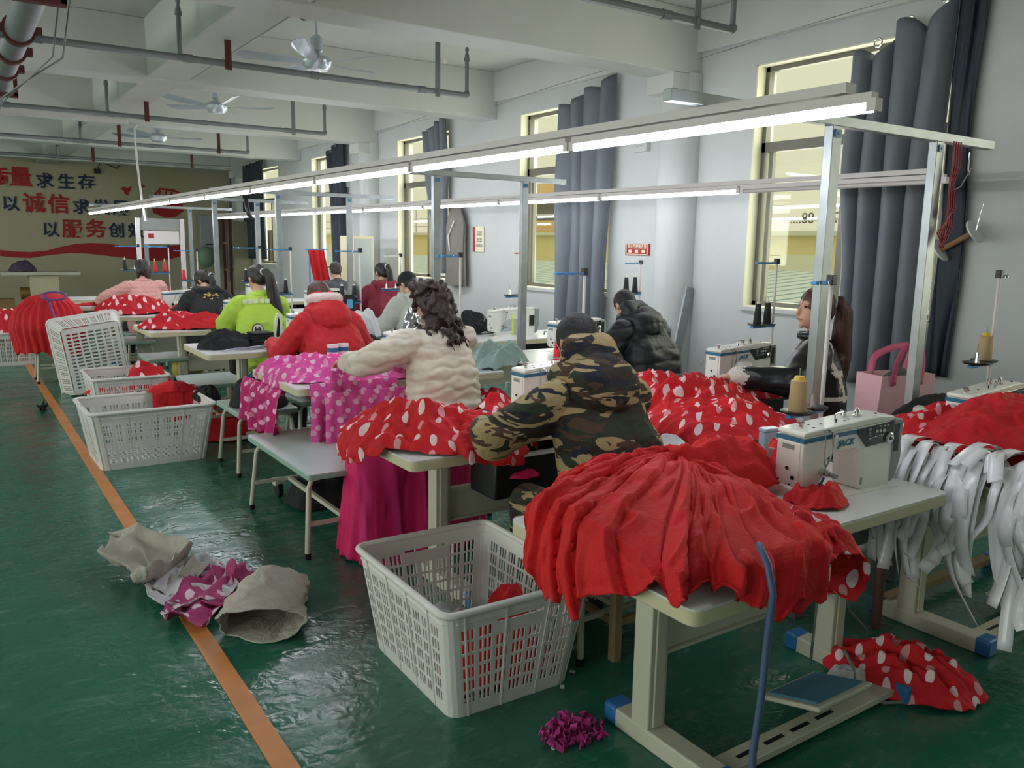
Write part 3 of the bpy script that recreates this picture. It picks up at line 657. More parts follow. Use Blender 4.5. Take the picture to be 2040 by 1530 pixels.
# ------------------------------------------------------------ sewing machine (needle end at local x=0, front towards -y)
m_sticky = plain('yellow_sticker', 'e6d640', .5); m_stickr = plain('orange_sticker', 'd06a3c', .5); m_btn = plain('panel_legend', 'c8cdc4', .4, var=0)
m_logo = plain('teal_logo', '2a7f98', .4, var=0); m_hole = plain('black_rubber_plug', '0e0e0f', .5)
def machine(x, y, rz, label, z=TZT, kind=0, detail=True, group='sewing machines with blue stripe'):
    e = empty('sewing_machine', (x, y, z), rz, label, 'sewing machine', group)
    arm = [(0, .06), (.012, .045), (.075, .045), (.11, .085), (.125, .165), (.17, .185), (.27, .188), (.30, .17), (.305, .0), (.475, 0), (.485, .03), (.475, .17), (.475, .285), (.0, .262)]
    MB().prism(rounded(arm, .018, 3), 0, .115, 'y').build('body', m_mwhite, e, bevel=.008, seg=3)
    cap_ = [(.474, .008), (.505, .03), (.53, .12), (.525, .2), (.53, .27), (.518, .292), (.474, .29)]
    MB().prism(rounded(cap_, .01, 2), -.004, .119, 'y').build('motor_cap', m_mgrey, e, bevel=.006)
    top_ = [(.0, .262), (.476, .285), (.476, .305), (.40, .312), (.006, .283), (.0, .276)]
    tp = MB().prism(top_, -.001, .116, 'y').build('top_cover', m_mwhite, e, bevel=.006)
    if kind == 0:
        st = [(-.002, .238), (.27, .252), (.27, .268), (-.002, .257)]
        MB().prism(st, -.003, .118, 'y').build('blue_stripe', m_mblue, e)
        pn = [(.27, .268), (.272, .25), (.325, .188), (.43, .196), (.455, .2), (.468, .215), (.468, .283)]
        p = MB().prism(pn, -.005, .0, 'y').build('control_panel', m_panel, e)
    else:
        p = MB().prism([(.41, .1), (.468, .1), (.468, .22), (.41, .22)], -.005, 0, 'y').build('control_panel', m_panel, e)
        MB().b2((.30, -.003, .12), (.34, 0, .20)).build('yellow_label', m_sticky, e); MB().b2((.315, -.003, .03), (.35, 0, .055)).build('orange_label', m_stickr, e)
        MB().b2((.205, -.003, .0), (.22, 0, .24)).build('neon_strip', plain('neon_tape', 'd8f050', .5), e)
    if detail:
        if kind == 0:
            R = Matrix.Rotation(PI/2, 3, 'X')
            MB().lathe([(.0, .0), (.024, .0), (.024, .006), (.017, .009), (.0, .009)], (.445, -.005, .213), 24, R).build('dial', m_chrome, p, smooth=40)
            MB().lathe([(.0, .009), (.008, .009), (.006, .013), (0, .013)], (.445, -.005, .213), 12, R).build('dial_button', m_panel, p)
            lg = MB()
            for k in range(8): lg.box((.335+.011*k, -.0065, .222+.0015*k), (.006, .002, .004))
            for k in range(5): lg.box((.335, -.0065, .236+k*.007), (.014, .002, .002))
            for k in range(3): lg.box((.375+k*.02, -.0065, .25), (.012, .002, .012)); lg.box((.395+k*.02, -.0065, .27), (.01, .002, .004))
            tag(lg.build('panel_legend', m_btn, p), kind='stuff')
            text('logo', 'JACK', .036, m_logo, Vector((.215, -.0015, .218)), Matrix.Rotation(-.05, 3, 'Y')@R_FRONT, e, .001, .0012, shear=.3)
            MB().b2((.478, -.0055, .15), (.505, -.0035, .27)).build('vent_label', m_panel, e)
        else: text('logo', 'LONGBEN', .02, m_panel, Vector((.33, -.001, .26)), R_FRONT, e, .001, .0)
        # face plate (left end) with two plugs and the badge
        fp = MB().b2((-.004, .012, .055), (0, .104, .235)).build('face_plate', m_mwhite, e, bevel=.003)
        for yy, zz, r in ((.06, .125, .008), (.035, .09, .009), (.095, .07, .004), (.045, .06, .004)):
            MB().cyl((-.006, yy, zz), (-.004, yy, zz), r).build('plug', m_hole, fp)
        MB().b2((-.0055, .035, .205), (-.004, .085, .225)).build('badge', m_mgrey, fp)
        MB().cyl((-.01, .112, .19), (-.02, .125, .19), .004).bar((-.02, .125, .192), (-.022, .13, .155), .006, .012).build('knee_lever', m_mgrey, e)
        # top hardware
        tps = MB().cyl((.045, .055, .283), (.045, .055, .302), .008).lathe([(.011, .302), (.012, .306), (.012, .312), (.009, .314)], (.045, .055, 0), 14).build('presser_screw', m_chrome, tp, smooth=40)
        MB().lathe([(.016, .0), (.016, .004), (.008, .006), (.008, .018), (.011, .02), (.002, .036)], (.33, .05, .309), 14).build('thread_post', m_chrome, tp, smooth=40)
        MB().lathe([(.010, 0), (.010, .016), (.012, .018), (.012, .024), (.0, .025)], (.29, .075, .306), 12).build('bobbin_winder', m_chrome, tp, smooth=40)
        MB().tube([(.2, .04, .3), (.205, .045, .325), (.23, .055, .33), (.29, .07, .325)], .003, 6).build('winder_arm', m_chrome, tp)
        MB().cyl((.2, .035, .296), (.2, .035, .312), .003).build('thread_pin', m_black, tp)
        for xx, yy in ((.08, .03), (.1, .07), (.14, .05), (.24, .03), (.27, .04), (.36, .08), (.42, .04)):
            zz = .2835+(xx*.072); MB().cyl((xx, yy, zz-.004), (xx, yy, zz+.0012), .005, n=10).build('screw_cap', m_hole, tp)
        # thread path at the needle end
        MB().tube([(.092, -.004, .285), (.094, -.012, .25), (.092, -.014, .16), (.1, -.016, .13)], .0022, 6).build('take_up_lever', m_chrome, e)
        MB().tube([(.115, .0, .285), (.128, -.012, .27), (.13, -.016, .22), (.118, -.018, .17), (.1, -.016, .135)], .0035, 6).build('thread_guide', m_chrome, e)
        MB().cyl((.14, 0, .258), (.14, -.02, .258), .008).build('thread_knob', m_chrome, e)
        MB().cyl((.1, 0, .11), (.1, -.018, .11), .017).cyl((.1, -.018, .11), (.1, -.03, .11), .009).build('tension_disc', m_chrome, e, smooth=40)
        MB().cyl((.122, 0, .102), (.122, -.045, .1), .010).build('tension_knob', m_mgrey, e, smooth=40)
        MB().bar((.1, -.012, .09), (.082, -.012, .06), .008, .004).build('blue_hook', m_mblue, e)
        MB().b2((.31, -.001, .025), (.322, .0, .055)).build('inspection_window', m_mgrey, e)
    MB().cyl((.045, .05, .05), (.045, .05, .012), .005).cyl((.045, .05, .03), (.045, .05, .004), .0015).build('needle_bar', m_chrome, e)
    MB().b2((.03, .035, .004), (.065, .075, .008)).bar((.05, .055, .05), (.05, .055, .008), .006).build('presser_foot', m_chrome, e)
    MB().b2((-.01, -.03, .0), (.49, .13, .003)).build('bed_plate', m_mwhite, e)
    e.scale = (.97, 1, .84)
    return e
machine(2.31, 1.66, -.08, 'nearest sewing machine with blue stripe, at the right end of the red heap')
machine(2.28, 3.24, 0, 'sewing machine half hidden by the sleeve of the person in camouflage')
machine(2.42, 5.02, 0, 'sewing machine hidden behind the white quilted jacket')
machine(2.32, 6.68, 0, 'sewing machine right of the red quilted coat, its control panel showing')
machine(2.28, 8.45, 0, 'sewing machine behind the person in the green top')
machine(2.02, 10.1, 0, 'sewing machine in front of the person in the black hoodie')
machine(1.85, 11.75, 0, 'sewing machine left of the person in the pink jacket')
machine(3.55, 1.74, 0, 'sewing machine cut off by the right edge of the photo')
machine(3.78, 3.34, 0, 'sewing machine behind the sleeve of the woman with the long ponytail')
machine(3.92, 5.15, 0, 'sewing machine left of the black puffer coat')
machine(4.1, 6.33, 0, 'plain white sewing machine with yellow sticker and neon tape', kind=1, group='plain white sewing machines')
machine(4.0, 8.05, 0, 'sewing machine in front of the person in the pale grey coat', detail=False)
machine(3.6, 9.75, 0, 'sewing machine in front of the person in the maroon jacket', detail=False)
machine(3.4, 11.5, 0, 'sewing machine left of the person in the dark grey top', detail=False)

# ------------------------------------------------------------ thread stands and cones
cone_m = {'red': plain('red_thread', 'd0202c', .6), 'black': plain('black_thread', '1b1c20', .7), 'beige': plain('beige_thread', 'b79d74', .7), 'orange': plain('orange_thread', 'd86a4a', .6)}
m_core = plain('yellow_cone_core', 'd8b43c', .5); m_corew = plain('white_cone_core', 'e0e4cc', .5)
CN = 0
def cone(p, col, label, big=1.0, wide=False):
    c = empty('thread_cone', p, 0, label, 'thread cone', 'thread cones')
    r0, r1 = (.034, .030) if wide else (.027, .017)
    h = .13*big
    MB().lathe([(.0, 0), (r0*.9, 0), (r0, .008), (r1, h), (r1*.8, h+.004), (0, h+.004)], n=22).build('thread', cone_m[col], c, smooth=40)
    MB().lathe([(.0, h+.003), (r1*.72, h+.003), (r1*.55, h+.018), (0, h+.018)], n=14).build('core', m_core if col in ('red', 'beige') else m_corew, c)
    MB().cyl((0, 0, h), (0, 0, h+.045), .0025).build('spindle', m_chrome, c)
def stand(u, v, y, arm_l, colr, cones, label, vt=None, tray=True, zt=None, mat=None, armdir=-1, zb=TZT):
    """pole top seen at (u, v) at depth y; arm reaches left by arm_l"""
    p = yp(u, v, y); top = p.z; e = empty('thread_stand', (p.x, y, zb), 0, label, 'thread stand', 'thread stands with a guide arm')
    h = top-zb; MB().cyl((0, 0, 0), (0, 0, h), .008, n=12).build('pole', m_chrome if mat else m_hous, e, smooth=50)
    ar = MB().b2((.015, -.012, h-.02), (armdir*arm_l, .012, h-.006)).build('guide_arm', mat or m_bluearm, e, bevel=.002)
    for k in (.3, .8): MB().tube([(armdir*arm_l*k+.008*math.cos(t), -.014, h-.013+.008*math.sin(t)) for t in np.linspace(0, 2*PI, 9)], .0015, 5).build('eyelet', m_chrome, ar)
    MB().b2((-.016, -.014, h-.022), (.016, .014, h+.016)).build('pole_cap', m_black, e, bevel=.003)
    if tray:
        zt = zt or 1.09; z = zt-zb; s_ = .085
        MB().bar((.01, 0, z-.018), (-.23, -.02, z-.018), .024, .014).build('tray_arm', m_bluearm, e, bevel=.002)
        for k, (dx, dy) in enumerate(((-.19, -.03), (-.06, .0))):
            tr = MB().lathe([(.0, z-.006), (.055, z-.006), (.062, z+.002), (.058, z+.004), (0, z+.0)], (dx, dy, 0), 24).build('spool_tray', m_black, e, smooth=40)
            if k < len(cones) and cones[k]:
                cone((p.x+dx, y+dy, zb+z), *cones[k])
            else: MB().lathe([(.012, z), (.008, z+.05), (0, z+.05)], (dx, dy, 0), 10).cyl((dx, dy, z+.05), (dx, dy, z+.09), .002).build('empty_spindle', m_chrome, e)
    return e
stand(1657, 556, 1.93, .11, 0, [('beige', 'beige thread cone on the nearest thread stand', .9, True), None], 'thread stand on the nearest table, beside the first lamp post', zt=1.0)
stand(1165, 540, 3.46, .2, 0, [('red', 'red thread cone with yellow core left of the camouflage person\'s head'), ('red', 'red thread cone mostly hidden by the head of the person in camouflage')], 'thread stand behind the head of the person in camouflage', zt=.97)
stand(917, 507, 5.33, .2, 0, [None, None], 'thread stand behind the curly hair', zt=1.05)
stand(717, 498, 6.93, .23, 0, [('black', 'black thread cone left on the stand right of the red coat'), ('black', 'black thread cone beside the black device right of the red coat')], 'thread stand behind the red hooded coat', zt=1.08)
stand(578, 495, 8.72, .26, 0, [None, ('black', 'black thread cone right of the green top')], 'thread stand right of the person in the green top', zt=1.05)
stand(517, 492, 10.38, .32, 0, [('black', 'left black thread cone behind the black hoodie'), ('black', 'right black thread cone behind the black hoodie')], 'thread stand between the black hoodie and the green top', zt=1.1)
stand(392, 498, 11.9, .3, 0, [('red', 'red thread cone behind the head of the person in the black hoodie'), None], 'thread stand behind the person in the black hoodie', zt=1.05)
stand(335, 490, 11.92, .3, 0, [('red', 'left red thread cone right of the pink jacket'), ('red', 'right red thread cone right of the pink jacket')], 'thread stand right of the person in the pink jacket', zt=1.16)
stand(275, 489, 12.6, .3, 0, [('black', 'black thread cone left of the pink jacket\'s head'), None], 'thread stand behind the person in the pink jacket', zt=1.17, zb=0)
stand(1548, 520, 3.5, .2, 0, [('black', 'left black thread cone near the ponytail woman'), ('black', 'right black thread cone near the ponytail woman')], 'thread stand left of the woman with the long ponytail', zt=1.12)
stand(1277, 522, 5.45, .18, 0, [('black', 'left black thread cone above the black puffer hood'), ('black', 'right black thread cone above the black puffer hood')], 'thread stand behind the black puffer coat', zt=1.2)
stand(1046, 502, 6.6, .12, 0, [None, None], 'thread stand with orange arm beside the second window', zt=1.12, mat=m_stickr)
stand(1992, 545, 2.0, .06, 0, [None, ('beige', 'beige thread cone at the right edge of the photo', .9, True)], 'thread stand at the right edge of the photo', zt=1.08, armdir=1)
stand(798, 508, 8.3, .2, 0, [None, None], 'thread stand with pale arm right of the maroon jacket', zt=1.1, mat=m_hous)
p = yp(497, 548, 9.9)

# ------------------------------------------------------------ benches and stools
def bench(x0, x1, y0, y1, z, label, leg='bent', col=None, name='bench', grp='grey benches'):
    e = empty(name, ((x0+x1)/2, (y0+y1)/2, 0), 0, label, 'bench', grp); a = (x1-x0)/2; b = (y1-y0)/2
    s_ = MB().prism(rounded([(-a, -b), (a, -b), (a, b), (-a, b)], .02), z-.006, z).build('seat', m_stool, e)
    MB().prism(rounded([(-a, -b), (a, -b), (a, b), (-a, b)], .02), z-.03, z-.006).build('seat_edge', m_stoole, s_)
    for sy in (-1, 1):
        for sx in (-1, 1):
            yy = sy*(b-.09); l = MB().tube([(sx*(a-.12), yy, z-.04), (sx*(a-.05), yy+sy*.002, z-.05), (sx*(a-.03), yy+sy*.01, z-.09), (sx*(a+.0), yy+sy*.05, .02)], .014, 8).build('leg', m_steelw, e, smooth=60)
            MB().cyl((sx*a, yy+sy*.05, 0), (sx*a, yy+sy*.05, .03), .018).build('leg_tip', m_black, l)
        MB().bar((-(a-.02), sy*(b-.07), .17), (a-.02, sy*(b-.07), .17), .02).build('stretcher', m_steelw, e)
    MB().bar((0, -(b-.07), .17), (0, b-.07, .17), .022).build('long_stretcher', m_steelw, e)
    return e
bench(1.40, 1.85, 3.84, 4.86, .45, 'grey bench in front of the pink tulle table, its top bare')
bench(1.53, 1.95, 5.5, 6.05, .45, 'bench carrying the bundle of black garments')
bench(1.53, 1.98, 6.75, 7.35, .45, 'bench behind the table with black garments')
bench(1.52, 1.9, 8.45, 8.95, .45, 'small bench below the red cloth table')
bench(1.38, 1.9, 10.0, 10.6, .45, 'bench under the far red polka cloth')
bench(.72, 1.08, 10.25, 10.65, .45, 'small stool under the tied red bundle', name='stool')
bench(1.9, 2.35, 2.25, 2.75, .44, 'stool under the person in camouflage', name='stool', grp='stools under the sewing people')
for (x, y, l) in ((2.35, 4.15, 'white quilted jacket'), (2.25, 5.9, 'red hooded coat'), (2.4, 7.65, 'green top'), (2.25, 9.3, 'black hoodie'), (1.95, 11.0, 'pink jacket'), (4.15, 2.75, 'black and white jacket'), (4.25, 4.4, 'black puffer coat'), (3.75, 7.25, 'pale grey coat'), (4.1, 8.85, 'maroon jacket'), (4.3, 10.45, 'dark grey top')):
    bench(x-.22, x+.22, y-.2, y+.2, .45, 'stool under the person in the %s' % l, name='stool', grp='stools under the sewing people')
# wooden stool near the crate
e = empty('wooden_stool', (2.17, 2.45, 0), 0, 'wooden stool frame beside the nearest white crate', 'stool'); m_wood = plain('pale_wood', '9c8460', .6, var=.2)

for sx in (-1, 1):
    for sy in (-1, 1): MB().b2((sx*.13-.018, sy*.2-.018, 0), (sx*.13+.018, sy*.2+.018, .40)).build('leg', m_wood, e)
MB().b2((-.13, -.21, .14), (.13, -.19, .17)).b2((-.14, -.2, .14), (-.12, .2, .17)).b2((.12, -.2, .14), (.14, .2, .17)).build('stretcher', m_wood, e)
MB().b2((-.16, -.23, .38), (.16, .23, .41)).build('seat', m_wood, e)

# ------------------------------------------------------------ slotted plastic crates
def crate(name, L, W, Hh, taper=.06, label='', nl=12, nw=8, rows=6, group='white slotted crates', mat=None):
    e = empty(name, (0, 0, 0), 0, label, 'crate', group); mat = mat or m_crate
    R0 = .045
    def ring(t):   # half sizes and corner radius at height fraction t
        return L/2-taper*(1-t), W/2-taper*(1-t), R0
    # perimeter samples: (side param) list of (kind, s) ; build as points on rounded rectangle with flags
    seq = []
    def side(n, ln):
        ngr = n; out = []
        for g in range(ngr):
            a = g/ngr; b = (g+1)/ngr; w = (b-a)
            cuts = [a+w*.12]
            for k in range(3): cuts += [a+w*(.12+.27*k+.17), a+w*(.12+.27*(k+1))]
            out += [(cuts[0], 1), (cuts[1], 0), (cuts[2], 1), (cuts[3], 0), (cuts[4], 1), (cuts[5], 0)]
        return out
    def perim(t):
        a, b, r = ring(t); P = []; F = []
        sides = [((-a+r, -b), (a-r, -b), nl, (a-r, -b+r), -90), ((a, -b+r), (a, b-r), nw, (a-r, b-r), 0), ((a-r, b), (-a+r, b), nl, (-a+r, b-r), 90), ((-a, b-r), (-a, -b+r), nw, (-a+r, -b+r), 180)]
        for (p, q, n, c, an) in sides:
            P.append(p); F.append((0, 0, n))
            for s_, fl in side(n, 0): P.append((p[0]+(q[0]-p[0])*s_, p[1]+(q[1]-p[1])*s_)); F.append((fl, s_, n))
            P.append(q); F.append((0, 1, n))
            for k in range(1, 4):
                th = math.radians(an+90*k/4); P.append((c[0]+r*math.cos(th), c[1]+r*math.sin(th))); F.append((0, 1, 0))
        return P, F
    zs = [0, .03]; zf = [0]
    z0 = .05; hh = (Hh-.05-.06)/rows
    zs = [0, z0]; zf = [0]
    for k in range(rows):
        zf.append(1); zs.append(z0+hh*k+hh*.8); zf.append(0); zs.append(z0+hh*(k+1))
    zs.append(Hh); zf.append(0)
    rings = [perim(z/Hh) for z in zs]; n = len(rings[0][0]); F = rings[0][1]
    mb = MB(); mb.v = [(x, y, z) for (P, _), z in zip(rings, zs) for x, y in P]
    for i in range(len(zs)-1):
        for k in range(n):
            fl, s_, sd = F[k]
            top_row = i >= len(zs)-4
            mid = sd == nw and .3 < s_ < .68
            if mid and i == len(zs)-3: continue                     # hand hole
            if fl and zf[i] and not (mid and i >= len(zs)-5): continue
            mb.f.append((i*n+k, i*n+(k+1) % n, (i+1)*n+(k+1) % n, (i+1)*n+k))
    # slotted bottom
    a, b, r = ring(0); nx, ny = 37, 29
    xs = np.linspace(-a+.01, a-.01, nx+1); ys = np.linspace(-b+.01, b-.01, ny+1); k0 = len(mb.v)
    mb.v += [(x, y, 0.0) for x in xs for y in ys]
    for i in range(nx):
        for j in range(ny):
            if i % 2 and j % 4 and 1 < i < nx-2 and 1 < j < ny-2: continue
            q = k0+i*(ny+1)+j; mb.f.append((q, q+1, q+ny+2, q+ny+1))
    o = mb.build('body', mat, e, solid=.004, fix=False)
    rp, _ = perim(1.0); MB().tube([(x*1.012, y*1.012, Hh-.004) for x, y in rp], .0135, 8, True).build('rim', mat, e, smooth=60)
    rb = MB()
    for k in range(0, n, 14):
        P0 = rings[0][0][k]; P1 = rings[-1][0][k]; rb.bar((P0[0]*1.006, P0[1]*1.006, .0), (P1[0]*1.006, P1[1]*1.006, Hh-.02), .005, .006)
    rb.build('ribs', mat, e)
    rb2, _ = perim(.9); MB().tube([(x*1.005, y*1.005, Hh*.9) for x, y in rb2[::3]], .004, 6, True).build('upper_band', mat, e)
    return e
c1 = crate('plastic_crate', .74, .60, .41, .055, 'nearest white slotted crate with red cloth scraps inside', nl=9, nw=7)
c1.location = (1.545, 2.54, 0); c1.rotation_euler = (0, 0, PI/2-.02)
def ccopy(loc, rot, label, sc=(1, 1, 1)):
    c = copy_tree(c1); c.location = loc; c.rotation_euler = rot; c.scale = sc; c['label'] = label; return c
ccopy((1.12, 6.45, 0), (0, 0, .02), 'white slotted crate left of the grey benches, a red cloth over its edge', (1.12, 1.15, 1.02))
ccopy((1.24, 8.0, 0), (0, 0, .0), 'white slotted crate behind the larger one, polka cloth in it', (.84, 1.15, 1.0))
ccopy((1.17, 9.2, .40), (Matrix.Rotation(-.14, 3, 'Y')@Matrix(((0, 1, 0), (0, 0, 1), (1, 0, 0)))).to_euler(), 'empty white crate standing on end beside the red bundle', (1.08, 1.1, 1.0))
ccopy((.55, 12.2, 0), (0, 0, 0), 'pinkish crate at the far left filled with red polka cloth', (1.0, 1.0, 1.0))
# ------------------------------------------------------------ cloth heaps
def pile(name, mat, label, cat, c, rx, ry, h, z0, rot=0, rect=None, fold=.02, nf=5, fdir=None, seed=1, res=(70, 180), edge=.12, p=2.6, hang=.6, group=None, slope=(0, 0), crump=.75, solid=.003, fine=.006, spread=.03, kind=None, frill=.0):
    """a thrown-down cloth: dome with long creases that hangs over the edges of rect=(x0,x1,y0,y1)"""
    fold *= 1.3; fine *= 1.7
    nr, nt_ = res; r = np.linspace(0, 1, nr)[None, :]; t = np.linspace(0, 2*PI, nt_, endpoint=False)[:, None]
    k = 1+edge*fbm(np.cos(t)*1.5+3, np.sin(t)*1.5, 0, seed, 3)*1.6+frill*vn(np.cos(t)*14, np.sin(t)*14, 0, seed+3)
    a = r*rx*k*np.cos(t); b = r*ry*k*np.sin(t)
    x = c[0]+a*math.cos(rot)-b*math.sin(rot); y = c[1]+a*math.sin(rot)+b*math.cos(rot)
    uv = np.stack([x+.05*fbm(x*2, y*2, 0, seed+5), y+.05*fbm(x*2+9, y*2, 0, seed+6)], -1)
    d = rot if fdir is None else fdir
    s_ = (-math.sin(d)*(x-c[0])+math.cos(d)*(y-c[1])); l_ = (math.cos(d)*(x-c[0])+math.sin(d)*(y-c[1]))
    w = fbm(l_*1.6, s_*2.2, 0, seed+1, 3)
    f1 = 1-np.abs(np.sin(PI*(s_*nf+1.4*w)))**.7
    f2 = 1-np.abs(np.sin(PI*(s_*nf*2.3+2.1*w+l_*1.2+.4)))**.8
    n3 = (1-np.abs(fbm(x*9+.6*w, y*9, 0, seed+2, 3))*3.0)
    dome = (1-r**p)
    env = .35+.65*(1-r**4)
    z = z0+.004+h*dome*(.82+.35*fbm(x*2.2, y*2.2, 0, seed+4, 2))+slope[0]*(x-c[0])*dome+slope[1]*(y-c[1])*dome
    z = z+fold*env*(f1*.8+f2*.45+n3*crump*.6)*(.3+.7*np.minimum(1, r*6))+fine*fbm(x*28, y*28, 0, seed+7, 2)*env
    if rect is not None:
        x0, x1, y0, y1 = rect
        cx = np.clip(x, x0, x1); cy = np.clip(y, y0, y1); dx = x-cx; dy = y-cy; e = np.hypot(dx, dy)+1e-9
        zz = z-z0; out = e > .001
        rad = .03+spread*(.5+.5*np.sin(14*(x*np.sign(np.abs(dy)+0)+y)+4*w))+.02*f1
        bend = np.minimum(e/.06, PI/2)
        ox = (dx/e)*(rad*np.sin(bend)+zz*.5*np.sin(bend)+.03*fbm(x*9, y*9, 0, seed+8)*np.minimum(1, e*5)); oy = (dy/e)*(rad*np.sin(bend)+zz*.5*np.sin(bend)+.03*fbm(x*9, y*9+5, 0, seed+9)*np.minimum(1, e*5))
        nx = np.where(out, cx+ox, x); ny = np.where(out, cy+oy, y)
        drop = np.minimum(np.maximum(e-.03, 0), hang)
        nz = np.where(out, z0+zz*np.exp(-e*7)-drop, z)
        x, y, z = nx, ny, nz
    z = np.maximum(z, .006)
    P = np.stack([x, y, z], -1)
    o = MB().grid(P, True, uv).build(name, mat, smooth=180, solid=solid, fix=False)
    return tag(o, label, cat, group, kind)

# --- the big layered red heap on the nearest table (fan of skirts laid over one another)
def fan_heap():
    piv = (2.01, 1.93); nr, na = 180, 560
    r = np.linspace(.0, 1, nr)[None, :]; A0, A1 = math.radians(146), math.radians(270)
    a0 = np.linspace(0, 1, na)[:, None]; a = a0+.035*vn(a0*8, 0*a0, 0, 77)
    wob = fbm(a*4+0*r, r*2.0+0*a, 0, 3, 2)
    q = a*19+1.6*wob*(.2+r)+.5*np.sin(r*4.5+a*6)
    fr = q-np.floor(q); lay = np.floor(q).astype(np.int64)
    R1 = 1+.06*_h(lay, 0*lay, 0*lay, 5)+.035*vn(a*46+0*r, 0*a+0*r, 0, 7)
    reach = .28+.36*a0+.385*np.sin(a0**1.2*PI)
    rr = .02+r*reach*R1
    ang = A0+(A1-A0)*a0+.10*wob*r+.10*np.sin(r*PI)*(a0-.6)
    x = piv[0]+rr*np.cos(ang); y = piv[1]+rr*np.sin(ang)
    w2 = fbm(a*12+0*r, r*4, 0, 9, 2); w4 = fbm(a*26+r*3, r*5, 0, 29, 2)
    sa = .026+.018*_h(lay, lay*0+3, lay*0, 8)
    step = fr**.5*(1-np.clip((fr-.93)/.07, 0, 1)*.6)
    big = np.sin(np.clip(a0*.9+.05, 0, 1)*PI)**.35
    base = .145*np.clip(np.sin(PI*np.clip(r*.80+.22, 0, 1)), 0, 1)**.5*big
    ridge = np.clip(1-np.abs(w4)*3.4, 0, 1)
    z0 = TZT; zz = .012+base+sa*step*(.35+.65*big)*(.5+.5*r)+.022*w2+.016*ridge
    uv = np.stack([x+0*z0, y], -1)
    X0 = 1.38; yf = 1.25+0*x
    dx = np.minimum(x-X0, 0); dy = np.minimum(y-yf, 0); e = np.hypot(dx, dy)+1e-9
    out = e > .001; be = np.minimum(e/.10, PI/2)
    push = .008+(.03+zz*.35)*np.sin(be)*(1-.4*np.clip(e/.4, 0, 1))+.03*(step-.5)+.016*w2+.014*ridge*np.clip(e*6, 0, 1)
    nx = np.where(out, np.maximum(x, X0)+(dx/e)*push, x); ny = np.where(out, np.maximum(y, yf)+(dy/e)*push, y)
    nz = np.where(out, z0+zz*np.exp(-e*5.5)-np.maximum(e-.04, 0)*1.1, z0+zz)
    P = np.stack([nx, ny, nz], -1)
    return MB().grid(P, False, uv).build('garment_heap', m_red, smooth=180, solid=.004, fix=False)
tag(fan_heap(), 'big heap of layered red garments fanned over the nearest table', 'garments')
pile('red_garment', m_red, 'crumpled red garment on top of the near heap beside the machine', 'garment', (2.08, 1.90), .32, .17, .13, TZT+.03, rot=-.15, fold=.035, nf=7, seed=41, res=(40, 120))
pile('red_garment', m_red, 'loose red cloth end lying behind the nearest machine needle', 'garment', (2.36, 1.63), .12, .10, .03, TZT, rot=.3, fold=.03, nf=10, seed=43, res=(30, 90))
pile('red_tulle', m_rdot, 'red polka tulle corner sticking out right of the near heap', 'cloth', (2.02, 1.42), .24, .15, .05, TZT+.01, rot=-.7, rect=(1.38, 2.0, 1.24, 2.03), fold=.03, nf=8, seed=44, res=(40, 120), hang=.15)
pile('red_tulle', m_rdot, 'red polka tulle seen through the arm of the nearest machine', 'cloth', (2.62, 1.93), .16, .10, .12, TZT, rot=.2, fold=.03, nf=8, seed=45, res=(30, 90))
pile('white_blouse', m_paperw, 'small cream cloth between the red heap and the polka pile', 'cloth', (2.38, 2.35), .12, .08, .05, TZT, fold=.02, nf=8, seed=46, res=(30, 80))
# --- table 2
pile('red_tulle', m_rdot, 'red polka tulle heap hanging frayed over the table left of the camouflage person', 'cloth', (1.66, 3.06), .42, .27, .13, TZT, rot=-.75, rect=(1.43, 1.96, 2.78, 3.52), fold=.035, nf=6, seed=51, res=(90, 240), hang=.3, frill=.06, fine=.012, spread=.05)
pile('red_tulle', m_rdot, 'narrow red polka tulle running to the hand of the camouflage person', 'cloth', (2.0, 3.12), .34, .15, .07, TZT, rot=-.12, fold=.025, nf=8, seed=52, res=(60, 160))
pile('red_tulle', m_rdot, 'red polka cloth hanging at the left of the camouflage sleeve', 'cloth', (2.28, 3.62), .12, .2, .05, TZT, rot=0, rect=(1.5, 2.9, 2.96, 3.5), fold=.03, nf=9, seed=53, res=(50, 120), hang=.5)
# --- polka pile between the camouflage person and the ponytail woman
pile('red_tulle', m_rdot, 'large upper mound of red polka cloth right of the camouflage person', 'cloth', (3.12, 3.1), .52, .55, .15, TZT, rot=.3, rect=(2.98, 3.9, 2.4, 3.55), fold=.04, nf=5, seed=54, res=(90, 240), hang=.35, edge=.1)
pile('red_tulle', m_rdot, 'lower mound of red polka cloth behind the big red heap', 'cloth', (2.92, 2.62), .34, .32, .13, TZT, rot=-.4, fdir=-.9, fold=.03, nf=7, seed=55, res=(80, 200), edge=.1, rect=(2.7, 3.5, 2.2, 3.0), hang=.2)
pile('red_tulle', m_rdot, 'strip of red polka cloth running to the fur cuff of the ponytail woman', 'cloth', (3.66, 3.06), .34, .13, .13, TZT, rot=-.2, fold=.03, nf=8, seed=56, res=(50, 140))
pile('red_skirt', m_redflat, 'plain red cloth at the foot of the large polka mound', 'cloth', (3.22, 2.62), .22, .2, .07, TZT, rot=.4, fold=.015, nf=4, seed=57, res=(50, 120))
